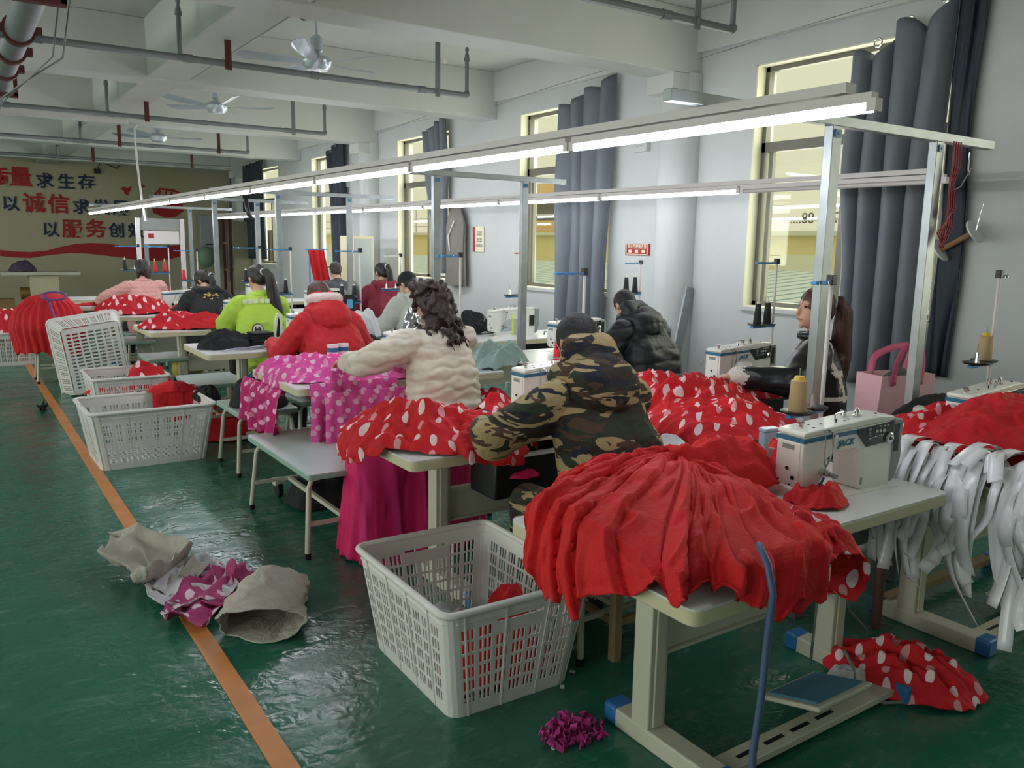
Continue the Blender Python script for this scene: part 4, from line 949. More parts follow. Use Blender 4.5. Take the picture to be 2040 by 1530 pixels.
# --- right table: polka cloth, black cloth, plain red, ribbons
pile('red_tulle', m_rdot, 'red polka cloth heap at the right edge beside the blue tray', 'cloth', (3.62, 1.86), .42, .26, .15, TZT, rot=-.25, rect=(3.05, 4.6, .98, 2.05), fold=.035, nf=6, seed=61, res=(80, 200), hang=.2)
pile('red_tulle', m_rdot, 'small fold of red polka cloth at the base of the pink bag', 'cloth', (3.18, 2.12), .17, .10, .09, TZT, rot=.1, fold=.02, nf=7, seed=62, res=(40, 100))
pile('black_cloth', m_blackc, 'black cloth spread behind the polka heap under the right machine', 'cloth', (3.95, 1.98), .5, .17, .16, TZT, rot=-.3, fold=.02, nf=6, seed=63, res=(60, 160))
pile('black_cloth', m_blackc, 'black cloth under the blue tray right of the nearest machine', 'cloth', (3.22, 1.82), .16, .16, .03, TZT, rot=.1, fold=.012, nf=6, seed=64, res=(40, 100))
pile('red_skirt', m_redflat, 'plain red cloth spread over the white ribbons at the right edge', 'cloth', (3.58, 1.58), .46, .32, .23, TZT, rot=-.35, fdir=-.2, fold=.02, nf=4, seed=65, res=(70, 180), rect=(3.05, 4.6, .98, 2.05), hang=.25)
e = empty('blue_tray', (3.12, 1.83, TZT+.03), .1, 'blue plastic tray right of the nearest machine', 'tray')
MB().prism(rounded([(-.08, -.05), (.08, -.05), (.08, .05), (-.08, .05)], .01), 0, .045).build('tray', m_blue, e, bevel=.004)
MB().prism(rounded([(-.09, -.06), (.09, -.06), (.09, .06), (-.09, .06)], .01), .045, .05).build('tray_rim', m_blue, e)
# white satin ribbons: every strip its own thing
rnd = random.Random(5)
def ribbon_from(ctrl, w, side, name='satin_ribbon', mat=None, label=None, grp=None, tw=0.0):
    P = []; n = 22; cs = [Vector(c) for c in ctrl]; m = len(cs)-1
    def cr(t):
        t = min(t*m, m-1e-6); i = int(t); f = t-i
        p0 = cs[max(i-1, 0)]; p1 = cs[i]; p2 = cs[i+1]; p3 = cs[min(i+2, m)]
        return .5*((2*p1)+(p2-p0)*f+(2*p0-5*p1+4*p2-p3)*f*f+(3*p1-p0-3*p2+p3)*f**3)
    pts = [cr(k/(n-1)) for k in range(n)]; s_ = Vector(side).normalized(); rows = []
    for k, p in enumerate(pts):
        d = (pts[min(k+1, n-1)]-pts[max(k-1, 0)]).normalized(); sd = (s_-d*s_.dot(d)).normalized()
        sd = Matrix.Rotation(tw*k/n, 3, d)@sd
        rows.append([tuple(p-sd*w/2), tuple(p), tuple(p+sd*w/2)])
    o = MB().grid(np.array(rows)).build(name, mat or m_ribbon, smooth=180, solid=.0008, fix=False)
    return tag(o, label, 'ribbon', grp)
for k in range(104):
    if k < 62:   # hanging over the left end and front of the right table
        t = rnd.random(); top = Vector((3.02+rnd.uniform(.05, .3), 1.84-.9*t, TZT+.03+.07*rnd.random()))
        ex = Vector((3.0-.03*rnd.random(), top.y-rnd.uniform(0, .05), TZT-.02))
        L = rnd.uniform(.12, .38) if k % 10 else rnd.uniform(.4, .5); end = ex+Vector((rnd.uniform(-.07, .02), rnd.uniform(-.09, .07), -L)); mid = ex+Vector((rnd.uniform(-.07, -.01), rnd.uniform(-.03, .03), -L*.5))
        ctrl = [top, (top+ex)/2+Vector((0, 0, .07)), ex+Vector((-.015, 0, .015)), mid, end]
        if rnd.random() < .25: ctrl.append(end+Vector((rnd.uniform(-.04, .08), rnd.uniform(-.05, .03), -.05)))
        side = Vector((rnd.uniform(-.35, .35), 1, 0)); tw = rnd.uniform(-.8, .8)
        lb = 'white satin ribbon hanging over the left end of the right-hand table'; g = 'white ribbons hanging off the right table'
    else:
        c0 = Vector((rnd.uniform(3.05, 3.5), rnd.uniform(1.0, 1.5), TZT+rnd.uniform(.02, .09))); an = rnd.uniform(2.6, 4.2); L = rnd.uniform(.15, .35)
        d = Vector((math.cos(an), math.sin(an), 0)); ctrl = [c0-d*L*.5, c0+Vector((0, 0, .03+.04*rnd.random())), c0+d*L*.5+Vector((0, 0, -.01))]
        side = Vector((-d.y, d.x, rnd.uniform(-.3, .3))); tw = rnd.uniform(-.6, .6); lb = 'white satin ribbon lying in the tangle on the right-hand table'; g = 'white ribbons lying on the right table'
    ribbon_from(ctrl, rnd.uniform(.042, .056), side, label=lb, grp=g, tw=tw)
# --- floor
pile('red_tulle', m_rdot, 'red polka tulle lying on the floor right of the nearest table foot', 'cloth', (2.84, 1.56), .28, .18, .13, .0, rot=-1.15, fold=.045, nf=6, seed=71, res=(80, 220), edge=.16)
pile('red_tulle', m_rdot, 'red polka tulle hanging behind the right leg of the nearest table', 'cloth', (3.12, 2.42), .12, .12, .4, .0, rot=0, fold=.03, nf=8, seed=72, res=(50, 120), p=6)
pile('plastic_wrap', m_paperw, 'crumpled clear plastic on the floor by the pedal rail', 'wrap', (2.62, 1.62), .09, .06, .05, .03, fold=.02, nf=12, seed=73, res=(30, 80))
# --- table 3: pink tulle
pile('pink_tulle', m_pdot, 'pink polka tulle spread over the table left of the white jacket', 'cloth', (2.05, 4.98), .62, .42, .07, TZT, rot=-.35, rect=(1.66, 3.0, 4.53, 5.4), fold=.035, nf=5, seed=81, res=(90, 240), hang=.1)
def drape(x0, x1, y, z0, z1, name, mat, label, seed, amp=.03, waves=5, depth=(0, 1), yy1=None, cat='cloth', parent=None):
    """cloth hanging from an edge: from (x0,y) to (x1,yy1)"""
    yy1 = y if yy1 is None else yy1; nu, nv = 120, 60; u = np.linspace(0, 1, nu)[:, None]; v = np.linspace(0, 1, nv)[None, :]
    zb = z1+.05*fbm(u*4, 0*u, 0, seed, 3); z = z0+(zb-z0)*v; f = np.sin(2*PI*waves*u+1.3*fbm(u*3+0*v, v*1.2, 0, seed+1))+.5*vn(u*22+0*v, v*3, 0, seed+2)
    L = math.hypot(x1-x0, yy1-y); nx, ny = (yy1-y)/L, -(x1-x0)/L
    off = amp*f*(.25+.75*v)+.03*np.sin(np.minimum(v*6, PI/2))
    x = x0+(x1-x0)*u+nx*off; Y = y+(yy1-y)*u+ny*off
    P = np.stack([x, Y, z+0*x], -1); uv = np.stack([u*L+0*v, z+0*u], -1)
    o = MB().grid(P, False, uv).build(name, mat, smooth=180, solid=.002, fix=False); return tag(o, label, cat)
drape(1.66, 2.22, 4.51, .79, .33, 'pink_tulle', m_pdot, 'pink polka tulle hanging down in front of the pink tulle table', 82, waves=5, amp=.02)
drape(1.72, 2.24, 4.44, .74, .40, 'pink_tulle', m_pdot, 'inner layer of pink polka tulle hanging over the table front', 84, waves=6, amp=.015)
drape(1.56, 1.58, 5.4, .72, .42, 'pink_tulle', m_pdotd, 'magenta polka tulle hanging off the left end of the pink tulle table', 83, waves=4, amp=.03, yy1=4.75)
# --- magenta tulle over a bin
def drum():
    nu, nv = 200, 70; t = np.linspace(0, 2*PI, nu, endpoint=False)[:, None]; v = np.linspace(0, 1, nv)[None, :]
    s_ = v; top = np.clip(v/.35, 0, 1); dwn = np.clip((v-.35)/.65, 0, 1)
    R = (.27*np.sin(top*PI/2)+.05*dwn*(1+.12*np.sin(7*t+2*vn(np.cos(t)*2, np.sin(t)*2, 0, 3)))+.015*dwn*vn(np.cos(t)*9, np.sin(t)*9+0*v, 1, 4))*(1+.05*np.sin(2*t))
    z = .02+.56*(1-dwn)+.04*(1-top**2)+.02*vn(np.cos(t)*3*v, np.sin(t)*3*v, 0, 8)
    P = np.stack([1.98+R*np.cos(t)*1.35, 3.83+R*np.sin(t), z+0*t], -1); return MB().grid(P, True, P[:, :, :2]*1.0)
drum_ = tag(drum().build('tulle_bundle', m_mag, smooth=180, solid=.003, fix=False), 'large magenta tulle bundle standing on the floor beside the grey bench', 'cloth')
drape(1.55, 2.02, 3.60, .60, .05, 'sheer_tulle', m_magt, 'sheer magenta tulle trailing down in front of the magenta bundle', 86, waves=3, amp=.05, yy1=3.58)
pile('magenta_scrap', m_mag, 'magenta cloth corner showing under the table right of the table leg', 'cloth', (2.1, 3.0), .09, .07, .03, .55, fold=.01, nf=6, seed=88, res=(24, 60))
# --- table 4: black garments and ribbons
pile('black_garment', m_blackc, 'larger pile of black garments on the table corner left of the red coat', 'garment', (1.78, 6.62), .22, .17, .11, TZT, rot=.1, fold=.03, nf=7, seed=91, res=(50, 130))
e = MB()
bk = empty('black_garment_stack', (2.02, 6.56, TZT), .1, 'squared stack of folded black garments right of the looser pile', 'garments')
for k in range(6): MB().box((0.004*(k % 3), .003*(k % 2), .012+k*.019), (.19-.004*k, .17-.003*k, .018)).build('folded_piece', m_blackc, bk, bevel=.007)
for k in range(7):
    a = 1.66+.06*k; ribbon_from([(a, 6.40+.03*(k % 3), TZT+.004+.003*k), (a+.1, 6.36+.04*(k % 2), TZT+.016+.003*k), (a+.24, 6.42, TZT+.006+.003*k)], .018, (0, 1, 0), mat=m_ribbonp, label='lilac ribbon lying in front of the black garments', grp='lilac ribbons before the black garments')
ribbon_from([(2.0, 6.32, TZT+.01), (2.04, 6.24, TZT+.01), (2.05, 6.2, TZT-.02), (2.04, 6.19, TZT-.12)], .04, (1, 0, 0), mat=plain('pale_pink_ribbon', 'dcaab0', .5), label='pale pink ribbon hanging over the table edge', grp=None)
pile('black_garment', m_blackc, 'bundle of black garments sitting on the grey bench', 'garment', (1.75, 5.72), .19, .2, .2, .45, rot=.4, fold=.03, nf=7, seed=92, res=(50, 130), p=4)
pile('white_cloth_tag', m_paperw, 'small white cloth on top of the black bundle', 'cloth', (1.76, 5.68), .07, .05, .02, .66, fold=.008, nf=8, seed=93, res=(20, 60))
# --- far red piles
pile('red_garment', m_rdot_far, 'red polka and plain cloth heap on the table before the black hoodie, nearer part', 'cloth', (1.78, 8.35), .36, .26, .12, TZT, rot=.05, rect=(1.46, 2.9, 7.95, 8.8), fold=.035, nf=7, seed=101, res=(60, 160), hang=.1)
pile('red_garment', m_redflat, 'pleated plain red cloth on the same table right of the polka part', 'cloth', (1.98, 8.2), .30, .2, .12, TZT, rot=.0, fdir=.1, fold=.04, nf=9, seed=102, res=(60, 160))
pile('red_garment', m_redflat, 'red ruffled cloth at the elbow of the person in green', 'cloth', (2.42, 7.72+.5), .22, .18, .17, TZT, rot=.2, fold=.04, nf=9, seed=103, res=(50, 130))
pile('red_garment', m_rdot_far, 'red polka cloth over the table corner in front of the pink jacket', 'cloth', (1.72, 10.15), .42, .3, .18, TZT, rot=.0, rect=(1.37, 2.85, 9.65, 10.45), fold=.04, nf=6, seed=104, res=(60, 160), hang=.25)
pile('red_garment', m_redflat, 'flat red cloth under the left arm of the pink jacket', 'cloth', (1.55, 11.55), .3, .12, .03, TZT, rot=.1, fold=.01, nf=5, seed=105, res=(40, 90))
pile('red_garment', m_redflat, 'red cloth heap inside the machine arm before the black hoodie', 'cloth', (2.35, 10.28), .2, .12, .13, TZT, fold=.03, nf=10, seed=106, res=(40, 100))
pile('red_garment', m_rdot_far, 'red cloth heap behind the head of the person in the black hoodie', 'cloth', (2.3, 12.2), .3, .2, .36, TZT, fold=.03, nf=8, seed=107, res=(40, 100))
pile('red_garment', m_rdot_far, 'red and white cloth strip between black hoodie and green top', 'cloth', (2.75, 10.15), .34, .14, .1, TZT, fold=.03, nf=8, seed=108, res=(40, 100))
# tied red bundle on the small stool and polka cloth in the far crate
def bundle(name, mat, label, c, rx, ry, zt, zb, seed, nf=26):
    nu, nv = 260, 70; t = np.linspace(0, 2*PI, nu, endpoint=False)[:, None]; v = np.linspace(0, 1, nv)[None, :]
    ph = v*PI*.72; R = np.sin(np.minimum(ph, PI/2))*(1-.12*np.clip((v-.7)/.3, 0, 1)); low = fbm(np.cos(t)*1.5, np.sin(t)*1.5, 0, seed, 2)
    f = 1+.035*np.sin(nf*t+1.5*fbm(np.cos(t)*2, np.sin(t)*2, v*2, seed+1, 2))*np.minimum(1, v*3)+.07*fbm(np.cos(t)*3, np.sin(t)*3, v*3, seed+2, 3)
    z = zt-(zt-zb)*(1-np.cos(ph))/(1-math.cos(PI*.72))*(1+.12*low*v)+.02*vn(np.cos(t)*9*v, np.sin(t)*9*v, 0, seed+3)
    P = np.stack([c[0]+rx*R*f*np.cos(t), c[1]+ry*R*f*np.sin(t), np.maximum(z, .02)], -1)
    return tag(MB().grid(P, True, P[:, :, :2]*1.0).build(name, mat, smooth=180, solid=.004, fix=False), label, 'garments')
b = bundle('garment_bundle', m_redflat, 'tied bundle of pleated red garments on a small stool at the far left', (.88, 10.42), .37, .34, .98, .34, 111)
m_tie = plain('violet_tie', '6a4a8c', .5)
MB().tube([(.92, 10.03, .45), (.92, 10.02, .62), (.90, 10.04, .76), (.87, 10.12, .90), (.85, 10.2, .97)], .012, 6).tube([(.92+.12*math.cos(t), 10.14+.05*math.sin(t), .97+.04*math.sin(t)) for t in np.linspace(0, 2*PI, 14)], .011, 6).build('tie_strap', m_tie, b, smooth=60)
pile('red_garment', m_rdot_far, 'red polka cloth piled out of the pinkish far-left crate', 'cloth', (.55, 12.2), .4, .28, .42, .3, fold=.04, nf=6, seed=112, res=(60, 160), edge=.08)
pile('red_garment', m_rdot_far, 'red polka cloth bulging out of the middle crate', 'cloth', (1.42, 7.95), .2, .2, .22, .26, fold=.04, nf=7, seed=113, res=(50, 120))
pile('red_garment', m_rdot_far, 'red polka cloth lying flat in the middle crate', 'cloth', (1.15, 7.95), .24, .22, .06, .24, fold=.03, nf=7, seed=114, res=(50, 120))
tag(drape(1.22, 1.52, 6.72, .46, .22, 'red_cloth', m_redflat, 'plain red cloth folded over the rim of the larger crate', 115, amp=.012, waves=2), None, 'cloth')
pile('red_cloth', m_redflat, 'red cloth draped on the back rim of the larger crate', 'cloth', (1.4, 6.78), .2, .1, .06, .42, fold=.01, nf=4, seed=116, res=(40, 90), rect=(1.1, 1.7, 6.7, 6.86), hang=.16)
pile('black_cloth', m_blackc, 'black cloth hanging at the right corner of the larger crate', 'cloth', (1.6, 6.6), .1, .16, .12, .36, fold=.02, nf=8, seed=117, res=(40, 90), rect=(1.5, 1.7, 6.5, 6.8), hang=.2)
pile('red_cloth', m_redflat, 'red cloth lying on the floor under the benches', 'cloth', (1.85, 6.9), .4, .35, .16, 0, fold=.03, nf=6, seed=118, res=(50, 120))
pile('red_cloth', m_rdot_far, 'red polka cloth under the table behind the larger crate', 'cloth', (1.72, 7.3), .14, .16, .38, 0, fold=.03, nf=7, seed=119, res=(50, 120), p=6)
pile('black_bag', m_blackc, 'black bag hanging under the table behind the benches', 'bag', (1.72, 7.7), .16, .16, .5, .02, fold=.03, nf=6, seed=120, res=(50, 120), p=7)
pile('black_bag', m_blackc, 'black bag on the floor behind the nearest grey bench', 'bag', (1.85, 4.75), .26, .2, .22, 0, fold=.02, nf=5, seed=121, res=(50, 120), p=3.5)
pile('teal_cloth', m_teal, 'folded teal cloth under the table of the red coat', 'cloth', (2.1, 6.55), .2, .14, .07, .5, fold=.015, nf=5, seed=122, res=(40, 90))
pile('red_cloth', m_redflat, 'red cloth scraps in the nearest white crate, left heap', 'cloth', (1.48, 2.40), .12, .11, .27, .01, fold=.05, nf=9, seed=123, res=(40, 110), p=3)
pile('red_cloth', m_redflat, 'red cloth scraps in the nearest white crate, right heap', 'cloth', (1.61, 2.39), .12, .11, .34, .01, fold=.04, nf=9, seed=124, res=(40, 110), p=4)
pile('pink_scrap', m_pinkd, 'pink tulle scraps in the right corner of the nearest crate', 'cloth', (1.74, 2.36), .07, .08, .1, .01, fold=.03, nf=9, seed=125, res=(30, 80))
pile('plastic_wrap', m_paperw, 'plastic wrap lying at the bottom of the nearest crate', 'wrap', (1.6, 2.78), .12, .12, .08, .01, fold=.03, nf=9, seed=126, res=(40, 100))
# mint cloth, bottle, mask, black garment on the third table's right end
pile('sage_garment', m_mint, 'sage green garment crumpled at the right end of the third table', 'garment', (3.12, 4.75), .26, .15, .10, TZT, rot=.2, rect=(2.8, 3.5, 4.53, 5.2), fold=.07, nf=10, seed=131, res=(60, 160), hang=.3)
pile('black_garment', m_blackc, 'black crumpled cloth behind the flask with coloured print', 'garment', (3.0, 5.3), .2, .12, .1, TZT, fold=.03, nf=7, seed=132, res=(40, 100))
pile('black_garment', m_blackc, 'spiky black cloth behind the plain white machine', 'garment', (4.05, 6.62), .26, .1, .2, TZT, fold=.05, nf=9, seed=133, res=(40, 110))
pile('black_garment', m_blackc, 'black cloth hanging right of the red coat below the machine', 'garment', (2.92, 6.5), .12, .2, .06, TZT, rect=(2.0, 2.9, 6.4, 7), fold=.02, nf=8, seed=134, res=(40, 110), hang=.12)
pile('silver_bag', plain('silver_foil', 'b8bcc0', .18, .9, var=.2, vs=20), 'crinkled silver foil bag beside the pale grey coat', 'bag', (3.3, 6.3), .2, .14, .26, TZT, rot=.5, fold=.06, nf=8, seed=135, res=(50, 120), p=3)
pile('clear_bag', m_paperw, 'white plastic bag beside the machine right of the red coat', 'bag', (3.0, 6.75), .16, .12, .3, TZT, fold=.04, nf=8, seed=136, res=(50, 120), p=3)
pile('red_tulle', m_rdot, 'red polka cloth hanging under the right end of the third table', 'cloth', (3.0, 4.7), .2, .2, .1, .5, rect=(2.9, 3.1, 4.6, 4.8), fold=.03, nf=8, seed=137, res=(50, 120), hang=.35)
# --- floor waste: paper, pink tulle, scraps
def sheet(name, mat, label, cat, pts, seed, lift=.1, nu=70, nv=50, curl=1.0, fold=.03):
    """crumpled sheet through four floor corners"""
    a, b, c, d = [Vector(p) for p in pts]; u = np.linspace(0, 1, nu)[:, None]; v = np.linspace(0, 1, nv)[None, :]
    def L(i): return (a[i]*(1-u)*(1-v)+b[i]*u*(1-v)+c[i]*u*v+d[i]*(1-u)*v)
    x, y, z = L(0), L(1), L(2)
    n = fbm(u*1.9, v*1.9, 0, seed, 2); r = 1-np.abs(fbm(u*2.6+9, v*2.6, 0, seed+1, 2))*3.5
    ed = np.minimum(np.minimum(u, 1-u), np.minimum(v, 1-v))*2
    z = z+.008+lift*np.abs(n)+fold*np.maximum(r, 0)+lift*curl*(.5+.5*vn(u*2+4, v*2, 0, seed+4))*(1-np.minimum(1, ed*4))**2
    x = x+.045*fbm(u*2.6, v*2.6, 1, seed+2, 2); y = y+.045*fbm(u*2.6, v*2.6, 2, seed+3, 2)
    P = np.stack([x, y, np.maximum(z, .006)], -1); uv = np.stack([x, y], -1)
    o = MB().grid(P, False, uv).build(name, mat, smooth=180, solid=.0025, fix=False); return tag(o, label, cat)
F_ = lambda u, v, z=0: tuple(zp(u, v, z))
sheet('kraft_paper', m_paper, 'crumpled kraft paper sheet on the floor, its left end raised in a peak', 'paper', [F_(205, 1150), F_(300, 1205), F_(385, 1130), F_(215, 1075, .08)], 201, lift=.09, curl=1.3)
sheet('kraft_paper', m_paper, 'middle part of crumpled kraft paper left of the pink polka cloth', 'paper', [F_(280, 1175), F_(330, 1215), F_(420, 1150), F_(330, 1110)], 202, lift=.05, curl=.6)
sheet('white_paper', m_paperw, 'flat white paper lying between kraft paper and pink polka cloth', 'paper', [F_(280, 1180), F_(335, 1238), F_(485, 1190), F_(405, 1125)], 203, lift=.05, curl=.7)
sheet('pink_cloth', m_pinkd, 'dusty pink polka tulle lying across the orange floor line', 'cloth', [F_(310, 1250), F_(400, 1265), F_(510, 1150), F_(420, 1140)], 204, lift=.05, curl=.6)
sheet('pink_cloth', m_pinkd, 'second piece of pink polka tulle overlapping the crumpled paper bag', 'cloth', [F_(350, 1215), F_(470, 1230), F_(490, 1170), F_(430, 1160)], 205, lift=.08, curl=.5)
def paper_bag():
    nu, nv = 110, 60; t = np.linspace(0, 2*PI, nu, endpoint=False)[:, None]; v = np.linspace(0, 1, nv)[None, :]
    # an open-mouthed bag lying on its side; mouth towards the camera
    mouth = Vector(zp(520, 1262, 0)); back = Vector(zp(560, 1165, 0)); ax = (back-mouth); L = ax.length; ax.normalize(); sd = Vector((ax.y, -ax.x, 0))
    w = (.175*(1-.30*v**2)); h = .062*(1-.15*v)
    rg = 1-np.abs(fbm(np.cos(t)*2.2+v*2.5, np.sin(t)*2.2, v*3, 12, 2))*2.6
    cr = 1+.22*fbm(np.cos(t)*1.4+v*1.6, np.sin(t)*1.4, v*2, 15, 2)+.10*np.maximum(rg, 0)
    a = w*np.cos(t)*cr; b_ = np.maximum(h*np.sin(t)*cr*(1.25-.5*np.cos(t))+.062, .006)
    l_ = v*L*.95-.05+.05*np.sin(2*t+.6)*(1-v)+.02*vn(np.cos(t)*2, np.sin(t)*2, 0, 22)
    P = np.stack([mouth.x+ax.x*l_+sd.x*a, mouth.y+ax.y*l_+sd.y*a, b_+0*v], -1); return MB().grid(P, True, P[:, :, :2]*1.0)
tag(paper_bag().build('paper_bag', m_paper, smooth=180, solid=.003, fix=False), 'open crumpled kraft paper bag lying on its side right of the orange line', 'paper bag')
# shreds of pink tulle beside the nearest table foot
sp = MB(); rnd = random.Random(3); c0 = zp(1140, 1462, 0)
for k in range(150):
    a = rnd.uniform(0, 2*PI); r = .10*math.sqrt(rnd.random()); z = .005+.05*rnd.random()*(1-r/.11); p = Vector((c0.x+r*math.cos(a)*1.15, c0.y+r*math.sin(a)*.8, z)); d = Vector((rnd.uniform(-1, 1), rnd.uniform(-1, 1), rnd.uniform(-.2, .6)))*.03; w = Vector((rnd.uniform(-1, 1), rnd.uniform(-1, 1), rnd.uniform(-.5, .5)))*.015
    q = p+d; m = (p+q)/2+Vector((0, 0, .012)); n0 = len(sp.v); sp.raw([p-w, p+w, m-w, m+w, q-w*.6, q+w*.6], [(0, 1, 3, 2), (2, 3, 5, 4)])
tag(sp.build('tulle_shreds', fabric('pink_tulle_shreds', 'c83a94', wr=.1, alpha=.85), solid=.001, fix=False), 'small heap of pink tulle shreds on the floor by the blue foot cap', 'scraps', kind='stuff')
for k, (u, v) in enumerate([(1105, 1492), (1120, 1370), (1140, 1340)]):
    p = zp(u, v, 0); tag(MB().box((p.x, p.y, .004), (.02, .015, .004), rz=k).build('paper_scrap', m_paperw), 'tiny white scrap on the floor near the crate and shreds', 'scrap', 'tiny floor scraps')
tag(sheet('black_scrap', m_blackc, 'black cloth scrap on the floor left of the orange line', 'scrap', [F_(78, 818), F_(84, 824), F_(90, 814), F_(84, 808)], 210, lift=.02), None, 'scrap')
# under-table dark drawer cloth of the second table

# dark tray with fabric strips under the second table
tr = empty('under_table_tray', (2.45, 3.1, .60), 0, 'black tray with a pale rim hanging under the table of the camouflage person', 'tray')
MB().b2((-.5, -.12, -.14), (.42, .1, .05)).build('tray', m_black, tr, bevel=.01); MB().b2((-.52, -.14, .05), (.44, -.11, .065)).build('tray_rim', m_lam, tr)
# ------------------------------------------------------------ people
def rotm(ax, a): return Matrix.Rotation(a, 3, ax)
def ik(S, W, l1, l2, hint):
    d = W-S; L = min(d.length, l1+l2-.01); d = d.normalized(); a = (l1*l1-l2*l2+L*L)/(2*L); h = math.sqrt(max(l1*l1-a*a, 0))
    hv = Vector(hint); hv = (hv-d*hv.dot(d)).normalized(); return S+d*a+hv*h, S+d*L
def person(label, loc, rz, lean=.35, headl=.35, yaw=0, roll=0, wl=(-.25, .42, .80), wr=(.12, .45, .80), jm=None, puff=.02, kind='plain', hood=None, hair='pony', hm=None, pants=None, sc=1.0, vox=.011, el=(-.7, -.3, -.8), er=(.7, -.3, -.8), jlen=.0, sleeve=1.0, hem=.47, extra=None, group='people sewing', wide=1.0, seat=.45, short_sleeve=False, torso_w=1.0):
    root = empty('person', loc, rz, label, 'person', group); root.scale = (sc, sc, sc)
    pel = Vector((0, 0, seat+.10)); d1 = Vector((0, math.sin(lean*.55), math.cos(lean*.55))); d2 = Vector((0, math.sin(lean*1.25), math.cos(lean*1.25)))
    mid = pel+d1*.24; nb = mid+d2*.27; d3 = Vector((math.sin(roll)*.4, math.sin(headl), math.cos(headl))).normalized()
    nt_ = nb+d3*.10; hc = nt_+d3*.085+Vector((0, .015, 0))
    sw = .158*wide
    SL = nb+Vector((-sw, .0, 0))-d2*.055; SR = nb+Vector((sw, 0, 0))-d2*.055
    WL = Vector(wl); WR = Vector(wr)
    EL, WL = ik(SL, WL, .29, .26, el); ER, WR = ik(SR, WR, .29, .26, er)
    Rh = rotm('Z', yaw)@rotm('X', -headl*.9)@rotm('Y', roll)
    def hp(x, y, z): return hc+Rh@Vector((x, y, z))
    # --- body: one continuous skin from pelvis to fingertips, legs and head
    b = MB()
    b.chain([pel, mid, nb-d2*.06], [.125, .115, .10]); b.cap(SL, SR, .052, .052); b.cap(nb-d2*.05, nt_, .055, .05)
    b.ball(hc+Rh@Vector((0, -.008, .015)), (.074, .09, .098), R=Rh); b.ball(hp(0, .03, -.04), (.058, .062, .07), R=Rh)
    b.cap(hp(0, .088, .012), hp(0, .103, -.022), .008, .012); b.cap(hp(-.014, .085, -.055), hp(.014, .085, -.055), .009, .009); b.cap(hp(0, .075, -.09), hp(0, .07, -.085), .018, .018)
    for s in (-1, 1):
        b.ball(hp(s*.076, -.005, -.005), (.010, .018, .03), 10, 8, R=Rh); b.cap(hp(s*.02, .078, .035), hp(s*.045, .068, .035), .008, .007)
    for S, E, W, s in ((SL, EL, WL, -1), (SR, ER, WR, 1)):
        b.chain([S, E, W], [.047, .039, .026]); f = (W-E).normalized()
        fl = Vector((f.x, f.y, f.z*.3)).normalized(); sd = fl.cross(Vector((0, 0, 1))).normalized(); dn = sd.cross(fl)
        if dn.z > 0: dn = -dn
        pc = W+fl*.05; b.cap(W, pc+sd*.014, .026, .024); b.cap(W, pc-sd*.014, .026, .024)
        for k, (o, l) in enumerate(((-.030, .062), (-.010, .074), (.010, .078), (.030, .068))):
            r0 = W+fl*.075+sd*o*(1 if s > 0 else -1); r1 = r0+fl*l*.5+dn*.012; r2 = r1+fl*l*.38+dn*.026; b.chain([r0, r1, r2], [.0105, .0095, .008], 8)
        th = W+fl*.03-sd*.025*s; b.chain([th, th-sd*.028*s+fl*.02+dn*.01, th-sd*.034*s+fl*.05+dn*.022], [.013, .011, .009], 8)
    kn = []; an = []
    for s in (-1, 1):
        k = Vector((s*.15, .42, seat+.06)); a = Vector((s*.14, .44 if s < 0 else .36, .09)); hip = pel+Vector((s*.09, 0, -.03)); kn.append(k); an.append(a)
        b.chain([hip, k, a], [.085, .055, .04]); b.cap(a+Vector((0, -.03, -.04)), a+Vector((0, .13, -.055)), .04, .03)
    body = remeshed(b, 'body', m_skin, root, max(vox*.62, .0062), 2)
    ey = hp
    for s in (-1, 1):
        MB().ball(hp(s*.031, .074, .014), (.010, .007, .006), 10, 8, R=Rh).build('eye', m_black, body, smooth=60)
    MB().cap(hp(-.02, .092, -.055), hp(.02, .092, -.055), .004, .004).build('mouth', m_lip, body, smooth=60)
    # --- trousers and shoes
    t = MB(); t.chain([pel+Vector((0, 0, .06)), pel], [.14, .145])
    for s, k, a in ((-1, kn[0], an[0]), (1, kn[1], an[1])):
        hip = pel+Vector((s*.09, 0, -.03)); t.chain([hip, k, a+Vector((0, 0, .03))], [.105, .075, .058])
        MB().chain([a+Vector((0, -.03, -.045)), a+Vector((0, .06, -.05)), a+Vector((0, .15, -.058))], [.043, .042, .032]).build('shoe', m_black, root, smooth=70)
    remeshed(t, 'trousers', pants or m_trous, root, .016, 3, disp=lambda c, n: .006*fbm(c[:, 0]*12, c[:, 1]*12, c[:, 2]*12, 3, 3))
    # --- jacket
    j = MB(); P = puff; tw = torso_w
    low = pel+Vector((0, -.01, -.02))
    for s in (-1, -.5, 0, .5, 1):
        j.chain([low+Vector((s*.07*tw, 0, 0)), mid+Vector((s*.07*tw, -.005, 0)), nb+Vector((s*.08, 0, 0))-d2*.09, nb+Vector((s*.05, 0, 0))-d2*.03], [.12+P*.8, .118+P*.8, .088+P*.7, .06+P*.4])
    j.cap(SL, SR, .062+P*.6, .062+P*.6); j.cap(nb-d2*.04, nb+d3*.025, .075+P*.5, .066)
    Ls = ((SL, EL, WL), (SR, ER, WR))
    for S, E, W in Ls:
        if short_sleeve: j.cap(S, S+(E-S)*.75, .062+P*.7, .066+P*.8)
        else:
            W2 = E+(W-E)*.93; j.chain([S, E, W2], [.064+P*.8, .052+P*.8, .036+P*.45])
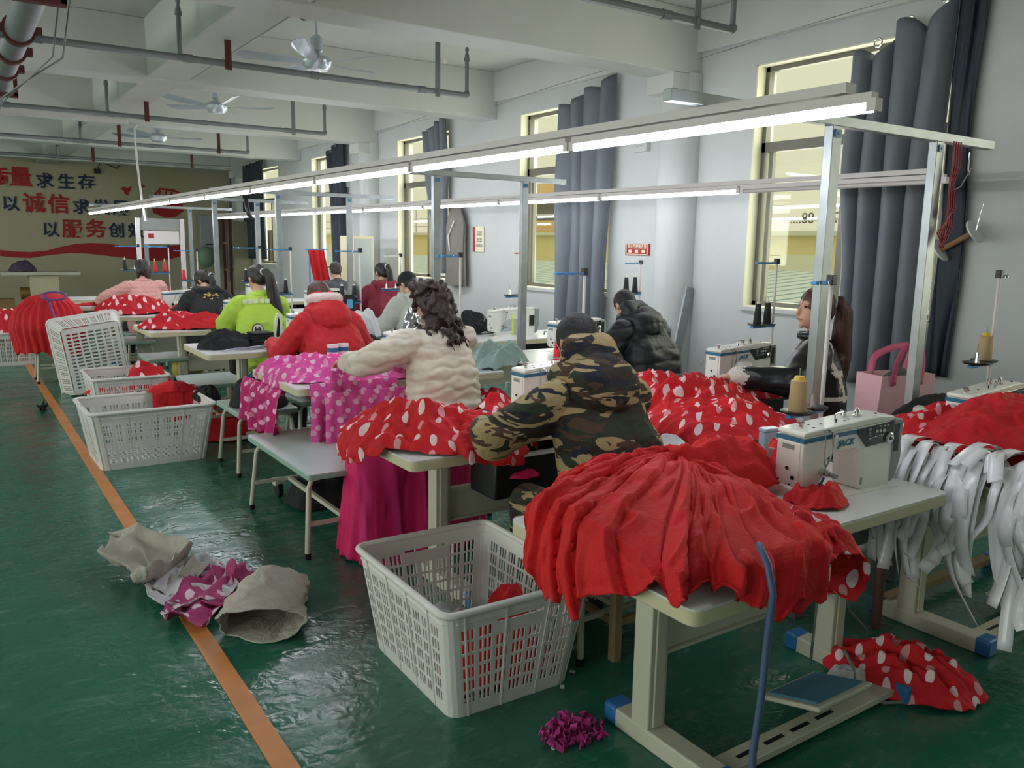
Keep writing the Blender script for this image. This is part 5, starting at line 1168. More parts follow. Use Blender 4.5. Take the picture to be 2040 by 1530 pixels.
    M = {'plain': lambda c, n: .010*fbm(c[:, 0]*6, c[:, 1]*6, c[:, 2]*9, 7, 3)+.009*(1-2.2*np.abs(fbm(c[:, 0]*5+3, c[:, 1]*5, c[:, 2]*11, 9, 2))),
         'puffer': lambda c, n: .012*(np.abs(np.sin(PI*(c[:, 2]+.14*c[:, 1]+.25*np.abs(c[:, 0])*.3)/.095))**.45-.6)+.010*fbm(c[:, 0]*9, c[:, 1]*9, c[:, 2]*16, 7, 3),
         'diamond': lambda c, n: .014*(np.abs(np.sin(PI*(c[:, 2]+.012*np.sin(c[:, 0]*38+c[:, 1]*20+PI*np.floor(c[:, 2]/.065))+.02*fbm(c[:, 0]*5, c[:, 1]*5, c[:, 2]*5, 3, 2)+.25*c[:, 1])/.065))**.45-.6)+.009*fbm(c[:, 0]*16, c[:, 1]*16, c[:, 2]*26, 7, 3)+.006*(1-2.4*np.abs(fbm(c[:, 0]*8, c[:, 1]*8, c[:, 2]*10, 19, 2))),
         'scallop': lambda c, n: .010*(np.abs(np.sin(PI*(c[:, 2]+.02*np.abs(np.sin(PI*c[:, 0]/.05)))/.05))**.5-.5)+.004*fbm(c[:, 0]*20, c[:, 1]*20, c[:, 2]*20, 7, 2),
         'quilt': lambda c, n: .006*(np.abs(np.sin(PI*(c[:, 2]+c[:, 0])/.075))**.4+np.abs(np.sin(PI*(c[:, 2]-c[:, 0])/.075))**.4-1)+.010*fbm(c[:, 0]*7, c[:, 1]*7, c[:, 2]*10, 7, 3)}[kind]
    cut = hem; jk = remeshed(j, 'jacket', jm, root, vox, 2, disp=M)
    for W, E in ((WL, EL), (WR, ER)):
        if not short_sleeve:
            a = E+(W-E)*.90; q = E+(W-E)*1.0; MB().chain([a, q], [.036+P*.45, .034+P*.4]).build('cuff', (extra or {}).get('cuff', jm), jk, smooth=70)
    bd = (extra or {}).get('bands')
    if bd:
        me = jk.data; me.materials.append(bd); n_ = len(me.polygons); cc = np.zeros(n_*3, np.float32); me.polygons.foreach_get('center', cc); cc = cc.reshape(-1, 3)
        x, y, z = cc[:, 0], cc[:, 1], cc[:, 2]; ax_ = np.abs(x)
        mk = (np.abs(z-(nb.z-.15)) < .015) & (ax_ < .19)
        mk |= (np.abs(ax_-.178-.10*(z-nb.z)) < .013) & (z > nb.z-.3)
        mk |= (np.abs(ax_-.10) < .012) & (y > nb.y-.01) & (z > nb.z-.4)
        mk |= (np.abs(z-(pel.z-.06)) < .012)
        mk |= (np.abs(y-SL.y+.02) < .013) & (ax_ > .17) & (z > SL.z-.02)
        mk |= (np.abs(z-(nb.z-.28)) < .013) & (ax_ > .12)
        me.polygons.foreach_set('material_index', mk.astype(np.int32))
    # --- collar / hood
    if hood:
        hk = MB(); rr = .045 if hood != 'big' else .05
        ring = [nb+Vector((.105*math.sin(t), .03-.115*math.cos(t), .02+.04*math.cos(t)*-.6+.02)) for t in np.linspace(-2.2, 2.2, 11)]
        hk.chain(ring, [rr*.7]+[rr]*9+[rr*.7])
        bw = {'bag': (.14, .075, .12), 'big': (.15, .088, .13), 'flat': (.13, .05, .13)}[hood]
        hk.ball(nb+Vector((0, -.085, -.02 if hood != 'big' else .03))-d2*.02, bw, R=rotm('X', -lean*1.1)); hk.cap(nb+Vector((-.08, -.07, .04)), nb+Vector((.08, -.07, .04)), .05, .05)
        if hood == 'big': hk.chain([nb+Vector((-.09, -.02, .05)), hc+Vector((-.055, -.09, -.01)), hc+Vector((.055, -.09, -.01)), nb+Vector((.09, -.02, .05))], [.055, .055, .055, .055])
        hd = remeshed(hk, 'hood', (extra or {}).get('hoodmat', jm), jk, vox*.95, 3, disp=lambda c, n: (M(c, n) if kind in ('puffer',) else 0)+.009*(1-2.4*np.abs(fbm(c[:, 0]*7, c[:, 1]*7, c[:, 2]*9, 31, 3))))
        if (extra or {}).get('lining'):
            lr = [nb+Vector((.098*math.sin(t), .05-.11*math.cos(t), .125+.02*math.cos(t))) for t in np.linspace(-1.9, 1.9, 11)]; q = MB().chain(lr, [.022]+[.042]*9+[.022])
            remeshed(q, 'fleece_lining', (extra or {})['lining'], jk, .009, 2, disp=lambda c, n: .004*vn(c[:, 0]*90, c[:, 1]*90, c[:, 2]*90, 3))
    else:
        cl = [nb+Vector((.072*math.sin(t), .02-.072*math.cos(t), .035)) for t in np.linspace(-2.6, 2.6, 13)]
        remeshed(MB().chain(cl, [.022]*13), 'collar', (extra or {}).get('collar', jm), jk, .008, 2)
    # --- hair
    hs = MB(); hs.ball(hp(0, -.016, .026), (.085, .096, .098), R=Rh, nu=20, nv=14)
    streak = lambda c, n: .0035*vn(c[:, 0]*110, c[:, 1]*110, c[:, 2]*9, 3)+.004*fbm(c[:, 0]*30, c[:, 1]*30, c[:, 2]*6, 5, 2)
    hv = .0075
    if hair in ('pony', 'longpony', 'lowpony'):
        hs.ball(hp(0, -.06, -.02), (.07, .055, .06), R=Rh)
        th = hp(0, -.115, .03 if hair != 'lowpony' else -.02); L = {'pony': .24, 'longpony': .66, 'lowpony': .2}[hair]
        dv = Vector((.04, -.06, -1)) if hair != 'longpony' else Vector((.10, -.05, -1))
        sx = (extra or {}).get('ponyx', .0)
        pts = [th+Vector((0, .03, .0)), th+Vector((sx*.1, -.035, .01)), th+Vector((sx*.3, -.06, -.05)), th+Vector((sx*.6, -.055, -.05-L*.4)), th+Vector((sx, -.03, -.05-L*.8)), th+Vector((sx*1.15, -.02, -.05-L))]
        rs = [.022, .024, .036, .040, .030, .008] if hair != 'longpony' else [.025, .03, .046, .062, .058, .015]
        hs.chain(pts, rs)
        if hair == 'longpony':
            for k in range(6): hs.chain([pts[3]+Vector((.02*(k-3), .01*(k % 2), 0)), pts[4]+Vector((.022*(k-2.5), 0, -.02*(k % 3))), pts[5]+Vector((.025*(k-2.5), 0, -.05*(k % 3)))], [.025, .02, .006])
    elif hair == 'curly':
        rr_ = random.Random(4)
        hs.ball(hp(0, -.05, -.03), (.105, .085, .11), R=Rh)
        hs.ball(hp(0, -.075, -.09), (.10, .07, .11), R=Rh)
        for k in range(190):
            a = rr_.uniform(-2.5, 2.5); z = rr_.uniform(-.30, .11); q = (.10 if z < .05 else .085)+.02*rr_.random()+.07*max(0, -z)
            p0 = hp(q*math.sin(a), -.03-q*math.cos(a)*.95, z if z > -.1 else -.1+(z+.1)*.9); hs.ball(p0, rr_.uniform(.011, .022), 8, 6)
            if z < -.16: hs.cap(p0, p0+Vector((rr_.uniform(-.03, .06), rr_.uniform(-.04, .0), -.05)), .012, .004, 8)
        streak = lambda c, n: .007*fbm(c[:, 0]*42, c[:, 1]*42, c[:, 2]*38, 3, 2)
    elif hair == 'bob':
        hs.ball(hp(0, -.035, -.02), (.088, .085, .10), R=Rh); hs.chain([hp(-.06, -.03, -.04), hp(-.07, -.0, -.13)], [.035, .015]); hs.chain([hp(.06, -.03, -.04), hp(.07, -.0, -.13)], [.035, .015]); hs.chain([hp(0, -.08, -.04), hp(0, -.085, -.13)], [.05, .02])
    elif hair == 'short':
        streak = lambda c, n: .003*vn(c[:, 0]*160, c[:, 1]*160, c[:, 2]*160, 3)
        hs = MB().ball(hp(0, -.018, .022), (.081, .093, .096), R=Rh, nu=20, nv=14); hs.ball(hp(0, -.055, -.02), (.062, .045, .06), R=Rh)
    elif hair == 'long':
        hs.ball(hp(0, -.04, -.03), (.092, .08, .12), R=Rh); hs.chain([hp(-.06, -.02, 0), hp(-.08, .02, -.14), hp(-.08, .03, -.2)], [.04, .032, .015]); hs.chain([hp(.06, -.02, 0), hp(.08, .02, -.14)], [.04, .03])
    h = remeshed(hs, 'hair', hm or m_hair, root, hv, 2, disp=streak)
    if hair in ('pony', 'longpony', 'lowpony'):
        MB().tube([th+Vector((.026*math.cos(t), -.012, .004+.026*math.sin(t))) for t in np.linspace(0, 2*PI, 12)[:-1]], .008, 8, True).build('hair_tie', (extra or {}).get('tie', m_paperw), h, smooth=60)
    return root, jk, dict(nb=nb, hc=hc, Rh=Rh, hp=hp, d2=d2, mid=mid, pel=pel, EL=EL, WL=WL, ER=ER, WR=WR, SL=SL, SR=SR)
m_lip = plain('lips', '9a5a52', .5); m_trous = fabric('black_trousers', '1c1d22', wr=.3)
m_hair = hair_mat('black_hair', '15110f', '2a2220'); m_hairb = hair_mat('brown_hair', '2c1812', '5a3426'); m_hairr = hair_mat('dark_auburn_hair', '1c1012', '3c2226'); m_hairs = hair_mat('short_black_hair', '141316', '26242a', .6)
m_camo = camo_mat()
m_white = plain('cream_puffer_nylon', 'd3c9ba', .5, var=.05, bump=.25, bs=35); m_redq = plain('red_quilted_cloth', 'bf1420', .7, var=.1, bump=.4, bs=80)
m_green = fabric('lime_green_cotton', 'b2d44c', wr=.25, ws=9); m_blk = fabric('black_hoodie_cloth', '17181c', wr=.35); m_pinkj = plain('pink_scalloped_fleece', 'dca49c', .75, bump=.4, bs=60)
m_puff = plain('black_puffer_nylon', '15171e', .55, var=.0, bump=.15, bs=30); m_grey = fabric('pale_grey_nylon', 'b9bcb2', wr=.3); m_mar = fabric('maroon_knit', '7c1830', wr=.35); m_dgr = fabric('dark_grey_knit', '4a4d54', wr=.3)
m_fleece = plain('pale_pink_fleece', 'e6cfcf', .9, bump=.6, bs=90); m_fur = plain('cream_fur', 'e4ddd4', .9, bump=.8, bs=120)
m_leather = plain('black_leather', '17181c', .33, var=.2, bump=.5, bs=18)

# person in camouflage
p, j, q = person('person in a hooded camouflage jacket bending over the second table, seen from behind', (2.06, 2.3, 0), -.12, lean=.44, headl=.55, yaw=.2, wl=(-.34, .44, .83), wr=(.02, .56, .82), jm=m_camo, puff=.03, hood='big', hair='short', hm=m_hairs, pants=m_camo, sc=1.03, torso_w=1.0, el=(-1, -.35, -.35), wide=1.02)
# woman in white
p, j, q = person('woman with dark curly hair in a cream quilted puffer jacket, seen from behind', (2.37, 4.18, 0), .05, lean=.22, headl=.35, yaw=.25, wl=(-.42, .40, .86), wr=(-.05, .46, .86), jm=m_white, puff=.03, kind='diamond', hair='curly', hm=m_hairr, sc=1.03, torso_w=1.1, wide=1.1, el=(-1, -.5, -.3))
# red coat
p, j, q = person('person in a bright red quilted coat with a fleece-lined hood, back to the camera', (2.33, 5.72, 0), .0, lean=.42, headl=.75, yaw=.1, roll=.0, wl=(-.34, .40, .82), wr=(.2, .42, .82), jm=m_redq, puff=.034, kind='quilt', hood='big', hair='long', hm=m_hairb, torso_w=1.35, wide=1.1, extra=dict(lining=m_fleece), sc=1.02)
# green top
p, j, q = person('woman in a lime green short-sleeved smock with a long black ponytail', (2.35, 7.52, 0), -.05, lean=.20, headl=.3, yaw=.35, wl=(-.25, .45, .8), wr=(.1, .45, .8), jm=m_green, puff=.03, hair='longpony', hm=m_hair, torso_w=1.25, wide=1.1, short_sleeve=True, extra=dict(ponyx=.14, tie=m_paperw), sc=1.02)
m_txt = plain('white_print', 'e8ecd8', .6)
def back_y(o, x0, x1, z0, z1):
    c = np.zeros(len(o.data.vertices)*3, np.float32); o.data.vertices.foreach_get('co', c); c = c.reshape(-1, 3)
    k = c[(c[:, 0] > x0) & (c[:, 0] < x1) & (c[:, 2] > z0) & (c[:, 2] < z1)]
    return float(k[:, 1].min()) if len(k) else -.15
yb_ = back_y(j, -.14, -.02, .74, .84)
MB().prism([(.05*math.cos(t), .055*math.sin(t)) for t in np.linspace(0, 2*PI, 24)[:-1]], -.004, .02, 'y').build('speech_bubble_rim', m_black, j, loc=(-.08, yb_, .79))
MB().prism([(.044*math.cos(t), .049*math.sin(t)) for t in np.linspace(0, 2*PI, 24)[:-1]], -.007, .0, 'y').build('speech_bubble', m_txt, j, loc=(-.08, yb_, .79))
text('hi_lettering', 'Hi', .06, m_black, Vector((-.08, yb_-.009, .79)), R_FRONT, j, .001, .003)
yc_ = back_y(j, .02, .12, .7, .92)
MB().prism(rounded([(.02, .62), (.13, .62), (.14, .74), (.125, .92), (.09, .93), (.055, .78)], .02), yc_-.006, yc_+.03, 'y').build('cartoon_print', m_txt, j)
MB().prism(rounded([(.075, .72), (.105, .72), (.115, .86), (.10, .90)], .01), yc_-.009, yc_, 'y').build('cartoon_print_centre', m_black, j)
yd_ = back_y(j, -.12, .0, 1.0, 1.05)
text('print_block', '■■■ ■■', .05, m_txt, Vector((-.06, yd_-.003, 1.03)), R_FRONT, j, .004, 0)
# black hoodie
p, j, q = person('masked person in a black hoodie with gold embroidery, head bent and turned left', (2.32, 9.15, 0), .0, lean=.45, headl=.75, yaw=.75, wl=(-.25, .40, .8), wr=(.08, .45, .8), jm=m_blk, puff=.035, hood='flat', hair='lowpony', hm=m_hair, torso_w=1.2, wide=1.1, sc=1.0)
g = MB(); rr_ = random.Random(2); m_gold = plain('gold_embroidery', 'c0a860', .5, .3)
for k in range(16): c = q['nb']+Vector((rr_.uniform(-.07, .07), -.165+rr_.uniform(-.01, .01), rr_.uniform(-.05, .02))); g.ball(c, (.016, .006, .01), 8, 6)
tag(g.build('gold_embroidery', m_gold, j, smooth=60), kind='stuff')
MB().ball(q['hp'](0, .075, -.05), (.055, .04, .045), R=q['Rh']).build('face_mask', m_paperw, p, smooth=70)
# pink jacket
p, j, q = person('person with dark bob in a pale pink jacket, farthest in the left line', (2.0, 11.0, 0), .0, lean=.22, headl=.35, yaw=.3, wl=(-.48, .38, .82), wr=(.1, .45, .8), jm=m_pinkj, puff=.035, kind='scallop', hair='bob', hm=m_hair, torso_w=1.2, wide=1.1, el=(-1, -.3, -.4))
# ponytail woman
p, j, q = person('woman with long brown ponytail and black and cream jacket, reaching left over polka cloth', (4.08, 2.86, 0), .62, lean=.08, headl=.02, yaw=.55, wl=(-.46, .40, .90), wr=(.12, .40, .72), jm=m_leather, puff=.036, hair='longpony', hm=m_hairb, torso_w=1.2, wide=1.1, extra=dict(ponyx=.10, cuff=m_fur, collar=m_leather, bands=m_fur), sc=1.02, el=(-.8, -.3, -.5))
nb, mid = q['nb'], q['mid']
def strap(nm, pts, r=.014, m_=m_fur, par=None): return MB().tube(pts, r, 8).build(nm, m_, par or j, smooth=60)
def surf(x, y, z): return Vector((x, y, z))
for W, E in ((q['WL'], q['EL']), (q['WR'], q['ER'])):
    a = E+(W-E)*.82; b_ = E+(W-E)*1.02; remeshed(MB().chain([a, b_], [.062, .06]), 'fur_cuff', m_fur, j, .009, 1, disp=lambda c, n: .004*vn(c[:, 0]*120, c[:, 1]*120, c[:, 2]*120, 5))
# black puffer coat
p, j, q = person('person in a black hooded puffer coat bent over the table by the round column', (4.3, 4.42, 0), .1, lean=.42, headl=.75, yaw=-.1, wl=(-.3, .40, .8), wr=(.15, .42, .8), jm=m_puff, puff=.045, kind='puffer', hood='big', hair='short', hm=m_hairs, torso_w=1.4, wide=1.2, sc=1.0, el=(-1, -.3, -.6))
# pale grey coat with dark red cap
p, j, q = person('person in a pale grey coat with a dark cap, partly behind the curly hair', (3.82, 7.2, 0), .1, lean=.35, headl=.5, yaw=.3, wl=(-.3, .42, .8), wr=(.12, .45, .8), jm=m_grey, puff=.05, hood='bag', hair='short', hm=m_hair, torso_w=1.3, wide=1.1)
cp = MB().ball(q['hp'](0, -.015, .04), (.09, .10, .085), R=q['Rh']).cap(q['hp'](-.05, .09, .03), q['hp'](.05, .09, .03), .012, .012).build('cap', m_blackc, p, smooth=60)
MB().ball(q['hp'](.045, -.075, .05), (.035, .02, .02), R=q['Rh']).build('cap_patch', m_mar, cp, smooth=60)
p, j, q = person('person in a maroon hooded top with a black ponytail, by the white locker', (4.22, 8.8, 0), -.1, lean=.22, headl=.4, yaw=.3, wl=(-.25, .45, .8), wr=(.15, .45, .8), jm=m_mar, puff=.04, hood='flat', hair='pony', hm=m_hair, torso_w=1.25, wide=1.1, extra=dict(ponyx=.03), sc=1.02)
p, j, q = person('person in a dark grey top with short brown hair, behind a lamp post', (4.32, 10.4, 0), 0, lean=.28, headl=.4, wl=(-.25, .45, .8), wr=(.15, .45, .8), jm=m_dgr, puff=.04, hair='short', hm=hair_mat('short_brown_hair', '2a211c', '4a3a30', .6), torso_w=1.25, wide=1.15)
# ------------------------------------------------------------ smaller things
def put(name, mb, mat, label, cat, loc=None, rz=0, bevel=0, smooth=None, group=None):
    return tag(mb.build(name, mat, None, bevel=bevel, smooth=smooth, loc=loc, rz=rz), label, cat, group)
# pink bag on a bench behind the second post
m_pbag = plain('pale_pink_nonwoven', 'e3b4bc', .8, bump=.2, bs=120); m_pbag2 = plain('peach_nonwoven_side', 'd8a08a', .8); m_pstrap = plain('rose_handle', 'c85c80', .7)
bench(3.82, 4.22, 2.2, 2.6, .56, 'small stool holding the pink bag', name='stool', grp=None)
pb = empty('shopping_bag', (4.0, 2.36, .56), -.25, 'pale pink bag with rose handles standing behind the lamp post', 'bag')
bw, bh = .185, .42
b = MB(); A = [(-bw, -.07), (bw, -.07), (bw, .07), (-bw, .07)]
vs = [(x, y, 0) for x, y in A]+[(x*.92, y*1.25, bh) for x, y in A]; b.raw(vs, [(0, 1, 2, 3)]+[(0, 1, 5, 4), (2, 3, 7, 6), (3, 0, 4, 7)])
b.build('bag_body', m_pbag, pb, solid=.003); MB().raw([(bw, -.07, 0), (bw, .07, 0), (bw*.92, .0875, bh), (bw*.92, -.0875, bh), (bw*.85, 0, 0)], [(0, 1, 2, 3)]).build('gusset', m_pbag2, pb, solid=.003)
def strapstrip(pts, w, side, mat, nm, par): 
    o = ribbon_from(pts, w, side, nm, mat); o.parent = par; del_k(o); return o
def del_k(o):
    for k in ('label', 'category', 'group'):
        if k in o: del o[k]
strapstrip([(-.10, -.09, bh-.05), (-.10, -.10, bh+.06), (-.05, -.10, bh+.15), (0, -.10, bh+.16), (.05, -.10, bh+.13), (.075, -.095, bh+.05), (.075, -.09, bh-.05)], .035, (1, 0, 0.3), m_pstrap, 'handle', pb)
strapstrip([(-.08, .09, bh-.05), (-.06, .10, bh+.06), (.02, .11, bh+.10), (.12, .12, bh+.12), (.20, .11, bh+.11), (.17, .10, bh+.02), (.14, .09, bh-.05)], .035, (0, 0.4, 1), m_pstrap, 'handle', pb)
pile('patterned_cloth', m_dgr, 'dark patterned cloth peeking out of the pink bag', 'cloth', (4.0, 2.36), .12, .06, .06, .92, fold=.02, nf=8, seed=301, res=(24, 60))
# light blue case on the table
p = zp(1525, 905, TZT)
pc = empty('plastic_case', (2.74, 2.14, TZT), -.15, 'small light blue plastic case standing left of the nearest machine head', 'case')
m_lb = plain('light_blue_plastic', 'a9c2dc', .3); MB().prism(rounded([(-.038, -.02), (.038, -.02), (.038, .02), (-.038, .02)], .01), 0, .10).build('case', m_lb, pc, bevel=.004); MB().prism(rounded([(-.04, -.022), (.04, -.022), (.04, .022), (-.04, .022)], .01), .10, .115).build('lid', m_lb, pc, bevel=.003)
MB().b2((-.02, -.0215, .02), (.02, -.02, .06)).build('sticker', plain('pale_sticker', 'c2d4e0', .4), pc)
# carton beside the right machine
cb = empty('carton', (3.62, 2.0, TZT+.14), .3, 'white printed medicine carton left of the right-hand machine', 'box')
MB().b2((-.04, -.025, -.12), (.04, .025, .0)).build('box', plain('white_carton', 'dcdcd8', .5), cb, bevel=.002)
g = MB()
for k in range(5): g.b2((-.03, -.0265, -.02-.013*k), (.028-.01*(k % 2), -.0255, -.014-.013*k))
tag(g.build('printing', m_panel, cb), kind='stuff'); MB().cyl((-.015, -.027, -.1), (-.015, -.025, -.1), .012).build('green_seal', plain('olive_seal', '7c9c4c', .5), cb)
# wall-hung spool
e = empty('cable_spool', xp(1908, 480, XW-.10), 0, 'empty cardboard spool hanging on a wire at the right wall', 'spool')
d = Vector((0, .12, -.07)); m_card = plain('brown_cardboard', '8c6a48', .8)
MB().cyl(-d*.85, d*.85, .018, n=16).build('core', m_card, e, smooth=50)
for s in (-1, 1): MB().cyl(d*s*.85, d*s*.92, .082, n=24).build('flange', plain('white_flange', 'dadcd8', .5), e, smooth=50)
MB().tube([d*-1.1+Vector((0, 0, .12)), d*-.95, d*1.0, d*1.15+Vector((.02, 0, .03))], .003, 6).tube([d*-.9, d*-1.2+Vector((0, 0, .16))], .003, 6).build('wire', m_chrome, e)
# red cord over the crossbar and the hanging wire hook
m_cord = plain('red_cord', '8c1c2c', .6)
mb = MB()
for k in range(4):
    o = .02*k; mb.tube([(3.80+o, 2.07, 2.09), (3.79+o, 2.06, 1.98), (3.78+o*.5, 2.06, 1.9), (3.77+o, 2.05, 1.8), (3.76-o, 2.05, 1.68), (3.73+o*.5, 2.05, 1.62), (3.78+o, 2.06, 1.72), (3.79, 2.06, 1.9)], .004, 6)
tag(mb.build('cord_loop', m_cord, smooth=60), 'tangled dark red cord looped over the nearest lamp frame', 'cord')
tag(MB().tube([(4.0, 2.1, 2.06), (4.0, 2.1, 1.98), (4.02, 2.1, 1.96), (4.03, 2.1, 1.99), (3.95, 2.1, 1.9), (3.86, 2.1, 1.87)], .003, 6).build('wire_hook', m_chrome, smooth=60), 'bent grey wire hook under the right end of the lamp frame', 'hook')
# blue hose, grey cable
m_hose = plain('blue_grey_hose', '4a5e80', .5)
pts = [yp(1512, 1085, 1.24), yp(1530, 1125, 1.17), yp(1540, 1185, 1.15), yp(1530, 1260, 1.15), yp(1518, 1380, 1.15), yp(1500, 1500, 1.15)]; pts.append(Vector((pts[-1].x-.01, 1.13, .01)))
tag(MB().tube(pts, [.009]*6+[.009], 10).build('hose', m_hose, smooth=60), 'blue-grey hose hanging from the red heap to the floor', 'hose')
tag(MB().tube([(3.0, 2.0, .7), (3.0, 1.98, .5), (2.98, 1.97, .35), (3.04, 1.9, .1), (3.1, 1.85, .01)], .006, 8).build('cable', m_pipe, smooth=60), 'grey cable hanging behind the right leg of the nearest table', 'cable')
tag(MB().tube([zp(1680, 1290, .08), zp(1700, 1330, .1), zp(1705, 1375, .03), zp(1760, 1400, .01), zp(1810, 1398, .01)], .007, 8).build('cable', m_pipe, smooth=60), 'grey cable curling round the right foot of the nearest table', 'cable')
tag(MB().tube([(1.86, 2.22, .8), (1.85, 2.21, .43)], .003, 6).build('cord', m_mblue), 'thin blue string hanging beside the red heap over the crate corner', 'string') if 0 else None
# signs on the window wall
def wallrect(name, u0, v0, u1, v1, mat, label, cat, x=XW-.012, t=.01, par=None):
    x = min(x, XW-t/2-.002)
    a = xp(u0, v0, x); b = xp(u1, v1, x); c = (a+b)/2; w = abs(a.y-b.y); h = abs(a.z-b.z)
    o = empty(name, c, 0, label, cat); MB().b2((-t/2, -w/2, -h/2), (t/2, w/2, h/2)).build('board', mat, o); return o, w, h
m_sred = plain('sign_red', 'a31f24', .5); m_scr = plain('cream_print', 'e6dcc0', .6, var=0)
o, w, h = wallrect('fire_extinguisher_sign', 1247, 485, 1293, 509, m_sred, 'red sign with white characters and small pictures left of the round column', 'sign')
text('lettering', '灭火器使用方法', w*.115, m_scr, Vector((-.007, 0, h*.22)), R_WALLX, o, .001, .001)
for k in range(3):
    MB().b2((-.008, (1-k)*w*.28-.02, -h*.3), (-.006, (1-k)*w*.28+.025, -h*.05)).build('pictogram', m_scr, o, bevel=.002)
fr = MB(); t = .006
fr.b2((-.008, -w*.46, h*.42), (-.006, w*.46, h*.42+t)).b2((-.008, -w*.46, -h*.45), (-.006, w*.46, -h*.45+t)).b2((-.008, -w*.46, -h*.45), (-.006, -w*.46+t, h*.43)).b2((-.008, w*.46-t, -h*.45), (-.006, w*.46, h*.43)); fr.build('border', m_scr, o)
o, w, h = wallrect('notice_poster', 943, 452, 964, 502, m_scr, 'cream notice with a red left band on the wall beside the hanging coat', 'poster')
MB().b2((-.008, w*.28, -h/2), (-.006, w/2, h/2)).build('red_band', m_sred, o)
g = MB()
for k in range(5): g.b2((-.008, -w*.35, h*(.3-.04*k)), (-.006, w*.15, h*(.315-.04*k)))
tag(g.build('text_lines', m_panel, o), kind='stuff')
g = MB()
for a in range(2):
    for k in range(2): g.b2((-.008, -w*.35+a*w*.28, -h*.02-k*h*.1), (-.006, -w*.15+a*w*.28, .05*h-k*h*.1))
for k in range(4): g.b2((-.008, -w*.38+k*w*.16, -h*.3), (-.006, -w*.28+k*w*.16, -h*.2))
tag(g.build('small_pictures', m_mgrey, o), kind='stuff')
o, w, h = wallrect('wall_box', 1262, 280, 1291, 301, m_wall, 'small grey-white box high on the wall left of the round column', 'box', t=.05)
MB().b2((-.027, -w*.3, -.01), (-.025, w*.2, 0)).build('vent_slot', m_mgrey, o)
o, w, h = wallrect('wall_box', 683, 350, 694, 372, m_wall, 'small white box high on the wall by the far column', 'box', t=.05)
MB().b2((-.027, -w*.3, -.01), (-.025, w*.2, 0)).build('vent_slot', m_mgrey, o)
# coats on the wall
c = xp(908, 490, XW-.09)
def coat(c, w, h, mat, label, seed):
    nu, nv = 70, 50; t = np.linspace(0, 2*PI, nu, endpoint=False)[:, None]; v = np.linspace(0, 1, nv)[None, :]
    W = w*(.25+.75*np.clip(v/.25, 0, 1)**.5*(1-.1*v)); D = .06*(.5+.5*np.clip(v*4, 0, 1))
    f = 1+.14*vn(np.cos(t)*4, np.sin(t)*4, v*2, seed); P = np.stack([np.minimum(c.x+D*np.cos(t)*f, XW-.01), c.y+W/2*np.sin(t)*f, c.z+h*(.5-v)+0*t+.02*vn(t, v*3, 0, seed)], -1)
    return tag(MB().grid(P, True).build('coat', mat, smooth=80, fix=False), label, 'coat')
coat(c, .5, 1.05, fabric('taupe_coat_cloth', '7c7770', wr=.4), 'taupe coat hanging on the wall between second and third windows', 3)
c2 = xp(872, 440, XW-.09); coat(c2, .3, .7, m_curtd, 'dark garment tied at the lower end of the third curtain', 4)
MB_ = MB().tube([xp(905, 440, XW-.16), xp(893, 470, XW-.16), xp(896, 500, XW-.16)], .012, 6); put('white_strap', MB_, m_hous, 'white strap hanging over the taupe coat', 'strap')
# leaning grey boards by the column
for k, (u, v0, v1) in enumerate([(1358, 570, 728), (1374, 572, 728)]):
    a = xp(u, v0, XW-.05); bq = Vector((XW-.35, a.y-.03, .02)); put('metal_strip', MB().bar(bq, a, .10, .03), m_galv, ['left grey metal strip leaning by the round column', 'right grey metal strip leaning by the round column'][k], 'panel', bevel=.003)
# far furniture: locker, leaning doors, shelf, cabinets, boiler
def cabinet(name, u0, v0, u1, v1, y, depth, mat, label, z0=0, door=True, cat='cabinet', handle=True, dmat=None):
    a = yp(u0, v0, y); b = yp(u1, v1, y); w = b.x-a.x; h = a.z-z0; o = empty(name, ((a.x+b.x)/2, y, z0), 0, label, cat)
    MB().b2((-w/2, 0, 0), (w/2, depth, h)).build('body', mat, o, bevel=.006)
    if door:
        d_ = MB().b2((-w/2+.02, -.015, .06), (w/2-.02, 0, h-.04)).build('door', dmat or mat, o, bevel=.004)
        if handle: MB().b2((w/2-.08, -.03, h*.5), (w/2-.06, -.015, h*.58)).build('handle', m_chrome, d_)
    return o
m_lock = plain('grey_locker_steel', 'a4abb0', .4, .2); m_creamc = plain('cream_cabinet', 'c8c0a0', .5)
cabinet('locker', 704, 470, 745, 550, 11.4, .5, m_creamc, dmat=m_lock, label= 'grey steel locker with cream side, left of the third window')
cabinet('cabinet', 545, 458, 575, 560, 18.2, .6, plain('taupe_cabinet', '77705f', .6), 'tall taupe cabinet at the far end of the window wall')
cabinet('door_panel', 576, 457, 603, 560, 17.4, .06, plain('cream_door_panel', 'd2cc9c', .5), 'cream door panel standing in the far corner', handle=False, cat='panel')
put('leaning_pole', MB().cyl(yp(607, 395, 17.3), Vector((yp(602, 560, 17.2).x, 17.2, 0)), .02), m_steelw, 'long pale pole leaning in the far corner', 'pole')
sh = empty('steel_shelf', yp(515, 560, 18.9), 0, 'dark steel shelf with boards in the far corner', 'shelf'); sh.location.z = 0
for x in (-.6, .6):
    for y in (0, .5): MB().b2((x-.025, y-.025, 0), (x+.025, y+.025, 2.1)).build('upright', m_rust, sh)
for z in (.3, .9, 1.5): MB().b2((-.62, -.02, z), (.62, .52, z+.04)).build('shelf_board', m_wood, sh)
put('board', MB().b2((-.35, 0, 0), (.35, .05, 1.5)), plain('greenish_board', '8d8a70', .6), 'dull green board leaning against the steel shelf', 'board', loc=(yp(495, 500, 18.8).x, 18.75, .5), rz=.1)
o = empty('water_heater', yp(417, 462, 20.2), 0, 'white box water heater on the back wall right of the fist painting', 'heater')
